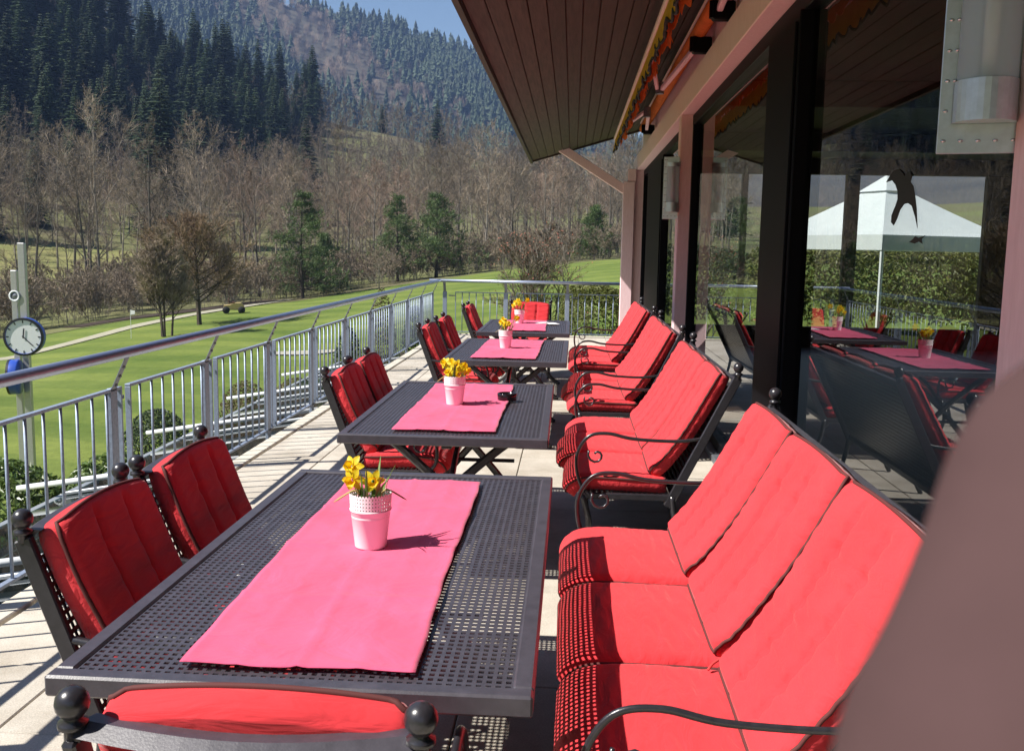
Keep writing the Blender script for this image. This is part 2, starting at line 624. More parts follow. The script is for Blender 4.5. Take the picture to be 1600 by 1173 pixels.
def ground(x, y):
    d = math.hypot(x, y)
    a = math.degrees(math.atan2(x, y))
    a = max(-60, min(60, a))
    de = interp(D_EDGE, a)
    ze = interp(Z_EDGE, a)
    if d <= de:
        zn = interp(Z_NEAR, a)
        t = smoothstep(22, de, d)
        return zn + (ze - zn) * t
    te = (ze - 1.6) / de
    tc = interp(T_CREST, a)
    wob = 1.2 * math.sin(x * 0.045 + 1.3) * math.cos(y * 0.038) * smoothstep(de, de + 60, d)
    if d <= D_CREST:
        t = (d - de) / (D_CREST - de)
        t = t * (0.75 + 0.25 * t)
        return 1.6 + d * (te + (tc - te) * t) + wob
    zc = 1.6 + D_CREST * tc
    if d <= D_VAL:
        t = smoothstep(D_CREST, D_VAL, d)
        return zc * (1 - t) + (min(zc, 1.6 + D_VAL * 0.035)) * t + wob
    tm = interp(T_MTN, a)
    tv = (min(zc, 1.6 + D_VAL * 0.035) - 1.6) / D_VAL
    if d <= D_MTN:
        t = (d - D_VAL) / (D_MTN - D_VAL)
        big = 5 * math.sin(x * 0.011) * math.cos(y * 0.009 + x * 0.004) * smoothstep(0, 0.3, t)
        return 1.6 + d * (tv + (tm - tv) * t) + big
    zm = 1.6 + D_MTN * tm
    return zm - (d - D_MTN) * 0.12

def polar(name, d_lo, d_hi, nr, a0, a1, na, matn, label=None):
    """a piece of terrain between two distance functions of the bearing"""
    b = MB()
    for i in range(na + 1):
        a = a0 + (a1 - a0) * i / na
        ac = max(-60, min(60, a))
        lo, hi = d_lo(ac), d_hi(ac)
        for j in range(nr + 1):
            t = j / nr
            d = lo * (hi / lo) ** t
            x, y = d * math.sin(rad(a)), d * math.cos(rad(a))
            b.v.append((x, y, ground(x, y)))
    n = nr + 1
    for i in range(na):
        for j in range(nr):
            b.f.append((i * n + j, i * n + j + 1, (i + 1) * n + j + 1, (i + 1) * n + j))
            b.mi.append(0)
    o = b.build(name, matn, smooth=True)
    return tag(o, kind='structure')

polar('lawn', lambda a: 2.5, lambda a: interp(D_EDGE, a) + 2, 46, -180, 180, 200, 'lawn')
polar('hillside', lambda a: interp(D_EDGE, a), lambda a: D_VAL + 4, 60, -180, 180, 220, 'hill_floor')
polar('meadow', lambda a: 120.0, lambda a: 176.0, 16, -40, -16.5, 40, 'meadow_grass').location.z = 0.10
polar('mountain', lambda a: D_VAL, lambda a: 2200, 40, -180, 180, 160, 'mountain_floor')

# ------------------------------------------------------------------ terrace
Y0, Y1 = -1.6, 18.25
ter = tag(MB().box(((-2.5 + 9) / 2, (Y0 + Y1) / 2, -2.04), (11.38, Y1 - Y0, 4.0)).build('terrace', 'mortar'), kind='structure')
# the kerb stones along the open edges
b = MB()
ky = Y0
kerb_mesh = MB().box((0, 0, 0), (0.115, 0.992, 0.07), 0.006).mesh('kerb_stone', 'kerb')
k = 0
while ky < Y1 - 0.1:
    o = obj('kerb_stone', kerb_mesh, ter, (-2.438, ky + 0.5, -0.031))
    ky += 1.0
kerb_far = MB().box((0, 0, 0), (0.992, 0.10, 0.07), 0.006).mesh('kerb_stone', 'kerb')
for i in range(4):
    obj('kerb_stone', kerb_far, ter, (-1.86 + i, Y1 - 0.06, -0.031))
# paving slabs, each one laid
rng = random.Random(4)
slab = [MB().box((0, 0, 0), (0.4945, 0.4945, 0.06), 0.004).mesh('paving_slab', 'paving')]
for i in range(7):
    for j in range(39):
        x = -2.36 + 0.25 + i * 0.5
        y = Y0 + 0.25 + j * 0.5
        if y > Y1 - 0.3:
            continue
        o = obj('paving_slab', slab[0], ter, (x, y, -0.032 + rng.uniform(-0.0012, 0.0012)))
        o.rotation_euler = (rng.uniform(-.0015, .0015), rng.uniform(-.0015, .0015), rng.uniform(-.002, .002))

# ------------------------------------------------------------------ railings
def make_panel(L, n, dep=0.012):
    """steel panel lying along local y from 0 to L; returns the frame mesh and the baluster mesh with its places"""
    f = MB()
    zt, zb = 0.775, 0.005
    f.box((0, L / 2, zt - 0.008), (0.034, L, 0.016), 0.002)
    f.box((0, L / 2, zb + 0.008), (0.034, L, 0.016), 0.002)
    for yy in (0.007, L - 0.007):
        f.box((0, yy, (zt + zb) / 2), (0.034, 0.014, zt - zb - 0.034), 0.002)
    fm = f.mesh('panel_frame', 'galvanised')
    bm_ = MB().tube([(0, 0, zb + 0.016), (0, 0, zt - 0.016)], 0.0085, 8).mesh('baluster', 'galvanised', True)
    return fm, bm_, [L * (i + 1) / (n + 1) for i in range(n)]

def make_post_mesh():
    p = MB()
    p.box((0.004, 0, 0.30), (0.026, 0.078, 0.96), 0.003)
    p.box((-0.015, 0.030, 0.30), (0.012, 0.016, 0.95), 0.002)
    p.box((0.03, 0, -0.12), (0.05, 0.11, 0.10), 0.004)
    return p.mesh('post', 'galvanised')

def make_bracket_mesh():
    p = MB()
    p.bar((0.0, 0, 0.745), (0.098, 0, 0.955), 0.05, 0.008, 0.002, up=(1, 0, -0.5))
    for t in (0.25, 0.5, 0.75):
        c = Vector((0.0, 0, 0.745)).lerp(Vector((0.098, 0, 0.955)), t)
        p.ball(c + Vector((0.006, 0, -0.003)), 0.009, 8)
    p.box((0.006, 0, 0.70), (0.014, 0.045, 0.05), 0.003)
    return p.mesh('bracket', 'galvanised_dull')

def railing(name, label, start, rz, length, first_post, pitch, handrail_end, npan):
    r = thing(name, label, 'railing', start, rz)
    pm, bk = make_post_mesh(), make_bracket_mesh()
    fm, bal, ys = make_panel(pitch - 0.10, 7)
    clip = MB().box((0, 0, 0), (0.012, 0.12, 0.022), 0.002).mesh('clip', 'galvanised_dull')
    for k in range(npan):
        y = first_post + k * pitch
        p = obj('post', pm, r, (0, y, 0))
        bq = obj('bracket', bk, p)
        pf = obj('panel_frame', fm, r, (0.0, y + 0.20, 0))
        for yy in ys:
            obj('baluster', bal, pf, (0, yy, 0))
        for zz in (0.70, 0.07):
            obj('clip', clip, pf, (-0.022, -0.07, zz))
            
    p = obj('post', pm, r, (0, first_post + npan * pitch, 0))
    obj('bracket', bk, p)
    h = MB().tube([(0.10, -0.6 if rz == 0 else -0.1, 0.985), (0.10, handrail_end, 0.985)], 0.03, 20)
    h.build('handrail', 'stainless', r, True)
    return r
railing('balcony_railing', 'long galvanised railing with steel handrail along the lawn side of the terrace', (-2.6, 0, 0), 0.0, 18.4, -0.34, 1.41, 18.40, 13)
railing('balcony_railing', 'short galvanised railing closing off the far end of the terrace', (-2.6, 18.45, 0), -PI / 2, 4.0, 0.18, 1.17, 4.0, 3)

# ------------------------------------------------------------------ glazed roof of the storey below
wg = thing('winter_garden', 'lean-to glass roof with pale tubes below the terrace railing', 'glass roof', (-2.66, 0, 0))
zi, zo, xo = -0.22, -0.48, -1.47
pane_b = MB()
L = math.hypot(xo, zo - zi)
ang = math.atan2(zo - zi, xo)
for k in range(7):
    y0, y1 = 0.2 + k * 2.45, 2.65 + k * 2.45
    g = MB()
    g.bar((0, (y0 + y1) / 2, zi), (xo, (y0 + y1) / 2, zo), 2.39, 0.012, 0.002)
    pn = g.build('pane', 'canopy_glass', wg)
    MB().bar((-0.02, y0, zi + 0.022), (xo, y0, zo + 0.022), 0.05, 0.03, 0.006).build('glazing_bar', 'zinc', wg)
    MB().tube([(0.0, y0, zi + 0.10), (xo - 0.40, y0, zo + 0.05)], 0.024, 12).build('tube', 'white_metal', wg, True)
MB().box((xo - 0.06, 8.8, zo - 0.05), (0.09, 17.2, 0.07), 0.01).build('gutter', 'zinc', wg)
MB().box((-0.02, 8.8, zi - 0.02), (0.06, 17.2, 0.06), 0.005).build('flashing', 'zinc', wg)
MB().box((xo + 0.05, 8.8, -2.15), (0.12, 17.1, 3.0), 0.0).build('wall', 'render_wall', wg)
MB().box((xo / 2, 8.8, -2.6), (abs(xo) - 0.2, 17.0, 0.1)).build('floor', 'interior_floor', wg)

# ------------------------------------------------------------------ clubhouse
XW = 1.21                                   # plane of the glazing
house = thing('clubhouse', 'pink timber clubhouse with wide dark glazing and brown boarded eaves', 'building', (0, 0, 0))
def hp(name, matn, *boxes, bev=0.006):
    q = MB()
    for c, d in boxes:
        q.box(c, d, bev)
    return q.build(name, matn, house)
HB = 17.0                                   # far end of the house
# posts in front of the glazing: (y centre, x centre, x size, y size)
for yc, xc, sx, sy in ((2.30, 1.115, 0.17, 0.20), (-1.2, 1.115, 0.17, 0.20), (10.12, 1.135, 0.17, 0.20), (16.88, 1.115, 0.19, 0.20)):
    hp('post', 'pink_paint', ((xc, yc, 1.48), (sx, sy, 2.96)))
col0 = hp('post', 'pink_paint', ((0.92, 16.75, 1.38), (0.19, 0.19, 2.76)))
st = MB()
st.bar((0.86, 16.75, 2.62), (-0.36, 16.75, 3.38), 0.15, 0.14, 0.006)
st.build('strut', 'pink_paint', house)
hp('beam', 'pink_paint', ((1.13, 7.6, 3.085), (0.17, 18.9, 0.25)))
hp('wall_plate', 'pink_paint', ((1.20, 7.6, 3.42), (0.10, 18.9, 0.40)))
hp('beam', 'pink_paint', ((0.965, 16.75, 2.87), (0.14, 0.17, 0.20)))
# windows: bays between the posts, each with a black frame, stiles and its panes
def window(y0, y1, stiles, z0=0.06, z1=2.955):
    w = MB()
    fw = 0.07
    w.box((XW, (y0 + y1) / 2, z0 + 0.04), (0.09, y1 - y0, 0.08), 0.004)
    w.box((XW, (y0 + y1) / 2, z1 - 0.05), (0.09, y1 - y0, 0.10), 0.004)
    w.box((XW, y0 + fw / 2, (z0 + z1) / 2), (0.086, fw, z1 - z0 - 0.19), 0.004)
    w.box((XW, y1 - fw / 2, (z0 + z1) / 2), (0.086, fw, z1 - z0 - 0.19), 0.004)
    edges = [y0 + fw]
    for s0, s1 in stiles:
        w.box((XW - 0.012, (s0 + s1) / 2, (z0 + z1) / 2), (0.10, s1 - s0, z1 - z0 - 0.19), 0.006)
        w.box((XW - 0.07, s0 + 0.05, (z0 + z1) / 2), (0.016, 0.02, z1 - z0 - 0.3), 0.004)
        edges += [s0, s1]
    edges.append(y1 - fw)
    fo = w.build('window', 'black_frame', house)
    for a, bb in zip(edges[::2], edges[1::2]):
        p = MB().box((XW + 0.012, (a + bb) / 2, (z0 + z1) / 2), (0.008, bb - a - 0.004, z1 - z0 - 0.185))
        p.build('pane', 'window_glass', fo)
window(2.41, 10.01, [(5.30, 6.12)])
window(10.23, 16.78, [(13.0, 15.6)])
window(-1.09, 2.19, [])
MB().box((1.19, 7.6, 0.028), (0.16, 18.9, 0.052), 0.004).build('sill', 'galvanised_dull', house)
# the room behind the glass, open to the garden through the end wall's windows
room = MB()
room.box((5.2, 7.4, -0.02), (7.8, 19.1, 0.06))
room.build('floor', 'interior_floor', house)
MB().box((5.2, 7.4, 3.25), (7.9, 19.1, 0.10)).build('ceiling', 'dark_wood', house)
MB().box((9.05, 7.4, 1.6), (0.12, 19.1, 3.2)).build('wall', 'interior', house)
MB().box((5.2, -2.1, 1.6), (7.7, 0.12, 3.2)).build('wall', 'interior', house)
MB().box((5.1, HB, 0.18), (7.7, 0.16, 0.36)).build('wall', 'interior', house)
MB().box((5.1, HB, 3.08), (7.7, 0.16, 0.28)).build('wall', 'interior', house)
for xx, ww in ((1.42, 0.22), (2.9, 0.10), (4.70, 0.22), (7.10, 0.40), (8.86, 0.30)):
    MB().box((xx, HB, 1.65), (ww, 0.14, 2.58), 0.01).build('mullion', 'dark_wood', house)
for yy in (1.5, 5.5, 9.5, 13.5):
    MB().box((5.2, yy, 3.08), (7.7, 0.16, 0.24), 0.01).build('ceiling_beam', 'dark_wood', house)
for yy, xx in ((8.2, 4.1), (12.0, 6.6)):
    MB().box((xx, yy, 1.6), (0.22, 0.22, 3.0), 0.01).build('column', 'dark_wood', house)

# roof with its boarded underside
XE, ZE, XR, ZR = -0.73, 3.10, 1.16, 3.66
roof = MB()
sl = (ZR - ZE) / (XR - XE)
def zs(x):
    return ZE + (x - XE) * sl
roof.prism([(XE - 0.03, ZE + 0.045), (XE - 0.03, ZE + 0.15), (9.6, zs(9.6) + 0.15), (9.6, zs(9.6) + 0.045)], -2.4, 17.0, 'y')
rf = roof.build('roof', 'roof_tile', house)
NB = 15
rs = random.Random(9)
for i in range(NB):
    xa = XE + 0.012 + (XR - XE) * i / NB
    xb = XE + 0.012 + (XR - XE) * (i + 1) / NB - 0.007
    pb = MB()
    o_ = rs.uniform(0, 0.004)
    pb.prism([(xa, zs(xa) + 0.012 + o_), (xb - 0.004, zs(xb) + 0.012 + o_), (xb, zs(xb) + 0.018 + o_), (xb, zs(xb) + 0.04), (xa, zs(xa) + 0.04)], -2.38, 16.97, 'y')
    pb.build('plank', 'soffit_wood', rf)
MB().prism([(XE - 0.035, ZE - 0.03), (XE + 0.006, ZE - 0.03), (XE + 0.006, ZE + 0.16), (XE - 0.035, ZE + 0.16)], -2.4, 17.02, 'y').build('fascia', 'dark_wood', rf)
MB().prism([(XE - 0.03, ZE - 0.02), (XR, ZR - 0.02), (XR, ZR + 0.16), (XE - 0.03, ZE + 0.16)], 16.985, 17.03, 'y').build('verge_board', 'dark_wood', rf)

# ------------------------------------------------------------------ awning folded under the eaves
aw = thing('awning', 'folded orange and yellow awning with black scalloped valance under the eaves', 'awning', (0, 0, 0))
AX, AZ0 = 0.595, 3.085
v = MB()
ya, yb_, step = 1.0, 15.3, 0.10
top, bot, yy = [], [], ya
n = int((yb_ - ya) / 0.025)
for i in range(n + 1):
    y = ya + (yb_ - ya) * i / n
    ph = (y - ya) / 0.22
    sc = 0.05 * abs(math.sin(PI * ph))
    wv_ = 0.012 * math.sin(y * 9) + 0.008 * math.sin(y * 23)
    top.append((AX + 0.01, y, AZ0 + 0.20))
    bot.append((AX + wv_, y, AZ0 + 0.055 - sc))
vs_ = top + bot
m_ = len(top)
v.add(vs_, [(i, i + 1, m_ + i + 1, m_ + i) for i in range(m_ - 1)])
vo = v.build('valance', 'awning_yellow', aw)
sm = vo.modifiers.new('thickness', 'SOLIDIFY'); sm.thickness = 0.003
MB().tube([(p[0] + 0.004, p[1], p[2]) for p in bot], 0.012, 5).build('trim', 'black_trim', vo)
v = MB()
for off, mt in ((0.06, 0),):
    t2 = [(p[0] + 0.07, p[1], p[2] + 0.02) for p in top]
    b2 = [(p[0] + 0.10 + 0.02 * math.sin(p[1] * 5), p[1], p[2] + 0.09) for p in bot]
    v.add(t2 + b2, [(i, i + 1, m_ + i + 1, m_ + i) for i in range(m_ - 1)])
v2 = v.build('inner_fold', 'awning_orange', aw)
sm = v2.modifiers.new('thickness', 'SOLIDIFY'); sm.thickness = 0.003
MB().box((AX + 0.015, (ya + yb_) / 2, AZ0 + 0.225), (0.05, yb_ - ya, 0.05), 0.01).build('front_bar', 'pink_paint', aw)
MB().tube([(1.03, ya, 3.46), (1.03, yb_, 3.46)], 0.062, 16).build('fabric_roll', 'awning_orange', aw, True)
MB().box((1.06, (ya + yb_) / 2, 3.545), (0.16, yb_ - ya, 0.025), 0.006).build('cover', 'pink_paint', aw)
for yk, s_ in ((2.4, 1), (7.4, -1), (8.6, 1), (14.4, -1)):
    arm = MB()
    e = (AX + 0.30, yk + s_ * 2.0, AZ0 + 0.215)
    arm.bar((1.02, yk, 3.35), e, 0.045, 0.05, 0.008)
    arm.bar((AX + 0.04, yk + s_ * 0.15, AZ0 + 0.235), (e[0] - 0.05, e[1], e[2] + 0.01), 0.04, 0.045, 0.008)
    ao = arm.build('folding_arm', 'pink_paint', aw)
    MB().tube([(e[0] - 0.02, e[1], e[2] - 0.05), (e[0] - 0.02, e[1], e[2] + 0.07)], 0.045, 12).build('elbow', 'galvanised_dull', ao)
    bb_ = MB()
    bb_.box((1.05, yk, 3.34), (0.16, 0.11, 0.13), 0.012)
    bb_.tube([(0.98, yk, 3.29), (0.98, yk, 3.41)], 0.035, 10)
    bb_.build('bracket', 'black_frame', ao)

# ------------------------------------------------------------------ wall lamps on the posts
def wall_lamp(label, loc, rz):
    t = thing('wall_lamp', label, 'lamp', loc, rz, 'steel lamps on the clubhouse posts')
    W, Hh = 0.175, 0.62
    MB().box((0, 0, Hh / 2), (W, 0.006, Hh), 0.002).build('back_plate', 'steel_plate', t)
    n = 16
    c = MB()
    r = 0.066
    ring = [(0.012 + r * math.cos(PI * k / n), -0.012 - r * 1.1 * math.sin(PI * k / n)) for k in range(n + 1)]
    vs2 = [(x, y, 0.10) for x, y in ring] + [(x, y, Hh - 0.08) for x, y in ring]
    c.add(vs2, [(k, k + 1, n + 2 + k, n + 1 + k) for k in range(n)])
    so = c.build('diffuser', 'acrylic', t, True)
    for z0, z1 in ((0.07, 0.165), (Hh - 0.10, Hh - 0.06)):
        q = MB()
        ring2 = [(0.012 + (r + .004) * math.cos(PI * k / n), -0.010 - (r + .004) * 1.1 * math.sin(PI * k / n)) for k in range(n + 1)]
        q.prism(ring2, z0, z1)
        q.build('end_cap', 'steel_plate', t)
    MB().tube([(0.012, -0.03, 0.16), (0.012, -0.03, Hh - 0.10)], 0.018, 10).build('bulb', 'white_ceramic', t, True)
    rm = MB().ball((0, 0, 0), 0.0065, 8, 0.6).mesh('rivet', 'rivet_steel', True)
    for k in range(9):
        obj('rivet', rm, t, (-W / 2 + 0.014, -0.005, 0.03 + k * 0.07))
        if k > 1:
            obj('rivet', rm, t, (-W / 2 + 0.031, -0.008, 0.03 + k * 0.07))
    for k in range(1, 5):
        obj('rivet', rm, t, (-W / 2 + 0.014 + k * 0.038, -0.005, 0.03))
    MB().box((W / 2 - 0.01, 0.03, Hh / 2), (0.05, 0.05, Hh * 0.7), 0.004).build('mounting_block', 'galvanised_dull', t)
    return t
wall_lamp('large riveted steel wall lamp with clear half-round cover on the near pink post', (0.955, 2.43, 1.845), rad(-14))
wall_lamp('small riveted steel wall lamp on the pink post halfway along the glazing', (0.985, 10.05, 1.93), rad(-14))

# ------------------------------------------------------------------ bird stickers on the glass
def bird(label, y, z, pts, s):
    q = MB()
    q.prism([(p[0] * s, p[1] * s) for p in pts], 0, 0.0012, 'x')
    o = q.build('bird_sticker', 'sticker', None, loc=(XW + 0.0035, y, z))
    return tag(o, label, 'sticker', 'bird stickers on the window')
big = [(0.213, 0.073), (0.166, 0.099), (0.124, 0.112), (0.075, 0.114), (0.029, 0.096), (0.001, 0.08), (-0.019, 0.097), (-0.054, 0.094), (-0.081, 0.074), (-0.068, 0.056), (-0.099, 0.04), (-0.123, 0.008), (-0.149, -0.041), (-0.172, -0.113), (-0.139, -0.071), (-0.097, -0.031), (-0.054, -0.019), (-0.014, -0.021), (0.025, -0.04), (0.055, -0.073), (0.087, -0.096), (0.122, -0.083), (0.121, -0.056), (0.084, -0.023), (0.064, 0.0), (0.07, 0.031), (0.1, 0.057), (0.142, 0.076)]
bird('large dark swooping bird silhouette stuck on the window', 3.716, 1.81, big, 1.0)
small = [(0.085, -0.007), (0.042, 0.005), (0.027, 0.014), (-0.007, 0.006), (-0.075, 0.015), (-0.04, 0.002), (-0.054, -0.015), (-0.015, -0.006), (0.028, -0.013)]
bird('tiny dark flying bird silhouette low on the window', 3.536, 1.657, small, 1.0)

# ------------------------------------------------------------------ furniture
def perforated(b, x0, x1, y0, y1, nx, ny, hole=(0.56, 0.56), place=None, thick=0.003):
    """sheet with a grid of real rectangular holes; place maps (u, v, w) to a point"""
    if place is None:
        place = lambda u, v, w: (u, v, w)
    dx, dy = (x1 - x0) / nx, (y1 - y0) / ny
    V, Fc = [], []
    idx = {}
    def gv(i, j):
        k = (i, j)
        if k not in idx:
            idx[k] = len(V)
            V.append(place(x0 + i * dx, y0 + j * dy, 0))
        return idx[k]
    for i in range(nx):
        for j in range(ny):
            o = [gv(i, j), gv(i + 1, j), gv(i + 1, j + 1), gv(i, j + 1)]
            cx, cy_ = x0 + (i + .5) * dx, y0 + (j + .5) * dy
            hx, hy = dx * hole[0] / 2, dy * hole[1] / 2
            base = len(V)
            for w in (0, -thick):
                for sx, sy in ((-1, -1), (1, -1), (1, 1), (-1, 1)):
                    V.append(place(cx + sx * hx, cy_ + sy * hy, w))
            for k in range(4):
                k2 = (k + 1) % 4
                Fc.append((o[k], o[k2], base + k2, base + k))
                Fc.append((base + k, base + k2, base + 4 + k2, base + 4 + k))
    b.add(V, Fc)

TW, TL, TZ = 0.98, 1.85, 0.74
def table_meshes():
    out = {}
    b = MB()
    hw, hl, rim = TW / 2, TL / 2, 0.042
    for s in (-1, 1):
        b.box((s * (hw - rim / 2), 0, TZ - 0.0228), (rim, TL - 2 * rim - 0.001, 0.0444), 0.005)
        b.box((0, s * (hl - rim / 2), TZ - 0.0225), (TW, rim, 0.045), 0.005)
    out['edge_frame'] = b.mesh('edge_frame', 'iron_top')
    b = MB()
    perforated(b, -hw + rim, hw - rim, -hl + rim, hl - rim, 45, 80, (0.56, 0.54), lambda u, v, w: (u, v, TZ - 0.007 + w))
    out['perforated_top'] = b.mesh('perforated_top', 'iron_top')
    for s in (-1, 1):
        b = MB()
        path = catmull([(s * 0.34, 0, 0.69), (s * 0.22, 0, 0.60), (s * 0.02, 0, 0.42), (-s * 0.13, 0, 0.25), (-s * 0.27, 0, 0.08), (-s * 0.36, 0, 0.015)], 6)
        b.tube(path, 0.022, 6, flat=0.62, up=(0, 1, 0))
        b.tube([(-s * 0.36, 0, 0.0), (-s * 0.36, 0, 0.03)], 0.024, 10)
        out['leg%d' % s] = b.mesh('leg', 'iron')
    b = MB()
    b.tube(catmull([(0, -0.62, 0.40), (0, -0.3, 0.54), (0, 0, 0.585), (0, 0.3, 0.54), (0, 0.62, 0.40)], 6), 0.016, 8)
    b.box((0, 0, 0.66), (0.05, 1.5, 0.03), 0.005)
    out['stretcher'] = b.mesh('stretcher', 'iron')
    b = MB()
    b.box((0, 0, 0.685), (0.80, 0.04, 0.028), 0.004)
    b.tube([(-0.26, 0, 0.30), (0.26, 0, 0.30)], 0.012, 8)
    out['cross_bar'] = b.mesh('cross_bar', 'iron')
    return out
TM = table_meshes()
T_POS = [(-0.545, 2.705, 0.0), (-0.585, 5.275, 0.006), (-0.51, 8.37, -0.004), (-0.50, 10.98, 0.0)]
T_LAB = ['dark perforated metal table nearest the camera, its full top in view',
         'dark perforated metal table with a black ashtray, second from the camera',
         'dark perforated metal table third from the camera, bare but for runner and pot',
         'dark perforated metal table farthest away, with white paper on it']
for (x, y, a), lb in zip(T_POS, T_LAB):
    t = thing('garden_table', lb, 'table', (x, y, 0), a, 'dark perforated tables in a line')
    obj('edge_frame', TM['edge_frame'], t)
    obj('perforated_top', TM['perforated_top'], t)
    for e in (-0.60, 0.60):
        for s in (-1, 1):
            obj('leg', TM['leg%d' % s], t, (0, e + s * 0.016, 0))
        obj('cross_bar', TM['cross_bar'], t, (0, e, 0))
    obj('stretcher', TM['stretcher'], t)

# --- seats
def back_line(bench):
    return ((0.50, 0.37), (0.80, 0.99)) if bench else ((0.45, 0.37), (0.635, 0.875))

def seat_frame(width, bench):
    """meshes of a metal chair or bench: front at y = 0, back at +y"""
    P = []
    (by0, bz0), (by1, bz1) = back_line(bench)
    hw = width / 2
    dep = by0
    d = Vector((0, by1 - by0, bz1 - bz0)).normalized()
    nrm = Vector((0, d.z, -d.y))
    for s in (-1, 1):
        b = MB()
        b.bar((s * hw, by0 - d.y * 0.05, bz0 - d.z * 0.05), (s * hw, by1, bz1), 0.022, 0.045, 0.004, up=nrm)
        P.append(('back_post', b.mesh('back_post', 'iron'), None))
        f = MB()
        top = Vector((s * hw, by1, bz1))
        f.lathe([(0.0135, -0.01), (0.0135, 0.010), (0.022, 0.013), (0.022, 0.021), (0.012, 0.026), (0.018, 0.032)], 14, top)
        f.ball(top + Vector((0, 0, 0.050)), 0.0255, 18)
        P.append(('finial', f.mesh('finial', 'iron', True), 'back_post'))
        b = MB()
        b.tube(catmull([(s * hw, by0, 0.38), (s * hw, by0 + 0.02, 0.25), (s * hw, by0 + 0.09, 0.0)], 5), 0.016, 8)
        P.append(('leg', b.mesh('leg', 'iron', True), None))
        b = MB()
        b.tube(catmull([(s * hw, 0.05, 0.38), (s * hw, 0.085, 0.22), (s * hw, 0.04, 0.08), (s * hw, 0.0, 0.0)], 5), 0.016, 8)
        P.append(('leg', b.mesh('leg', 'iron', True), None))
        b = MB()
        t = 0.50
        pa = Vector((s * hw, by0, bz0)).lerp(Vector((s * hw, by1, bz1)), t)
        az = pa.z
        if not bench:
            az = min(az, 0.63)
        b.tube(catmull([pa, (s * hw, pa.y - 0.14, az - 0.018), (s * hw, 0.30, az - 0.012), (s * hw, 0.17, az + 0.012), (s * hw, 0.075, az - 0.005), (s * hw, 0.02, az - 0.09), (s * hw, 0.02, az - 0.19), (s * hw, 0.055, 0.385)], 7), 0.0108, 8, flat=0.75)
        sp = [(s * hw, 0.115 + (0.046 - 0.0034 * k) * math.cos(k * 0.62 + 2.6), az - 0.10 + (0.046 - 0.0034 * k) * math.sin(k * 0.62 + 2.6)) for k in range(11)]
        b.tube(sp, 0.0062, 6)
        P.append(('armrest', b.mesh('armrest', 'iron', True), None))
    b = MB()
    for yy in (0.04, by0):
        b.box((0, yy, 0.375), (width - 0.03, 0.022, 0.032), 0.003)
    for s in (-1, 1):
        b.box((s * hw, (0.04 + by0) / 2, 0.372), (0.02, by0 - 0.04 + 0.018, 0.03), 0.003)
    P.append(('seat_frame', b.mesh('seat_frame', 'iron'), None))
    b = MB()
    nx = int(width / 0.026)
    perforated(b, -hw + 0.015, hw - 0.015, 0.055, by0 - 0.015, nx, 16, (0.55, 0.55), lambda u, v, w: (u, v, 0.384 + w))
    P.append(('seat_panel', b.mesh('seat_panel', 'iron'), None))
    # back: bowed top rail and a perforated panel
    bow = 0.0 if bench else 0.035
    b = MB()
    n = 12
    pts = [(-hw + 0.012 + (width - 0.024) * k / n, by1 - 0.010 + bow * math.sin(PI * k / n), bz1 - (0.014 if bench else -0.010) - (0 if bench else 0.004) * math.sin(PI * k / n)) for k in range(n + 1)]
    b.tube(pts, 0.028, 4, flat=0.36, up=(d if bench else Vector((0, 0.25, 1))))
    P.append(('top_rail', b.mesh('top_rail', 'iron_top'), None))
    b = MB()
    H = math.hypot(by1 - by0, bz1 - bz0)
    def place(u, v, w):
        t = v / H
        bb = bow * math.sin(PI * (u + hw) / width) * t
        return (u, by0 + d.y * v + nrm.y * w + bb - 0.012, bz0 + d.z * v + nrm.z * w)
    perforated(b, -hw + 0.015, hw - 0.015, 0.02, H - 0.055, nx, 22 if bench else 18, (0.55, 0.55), place)
    P.append(('back_panel', b.mesh('back_panel', 'iron'), None))
    return P

def assemble(name, parts, label, cat, loc, rz, group):
    t = thing(name, label, cat, loc, rz, group)
    last = {}
    for nm, me, par in parts:
        o = obj(nm, me, last.get(par, t) if par else t)
        last[nm] = o
    return t

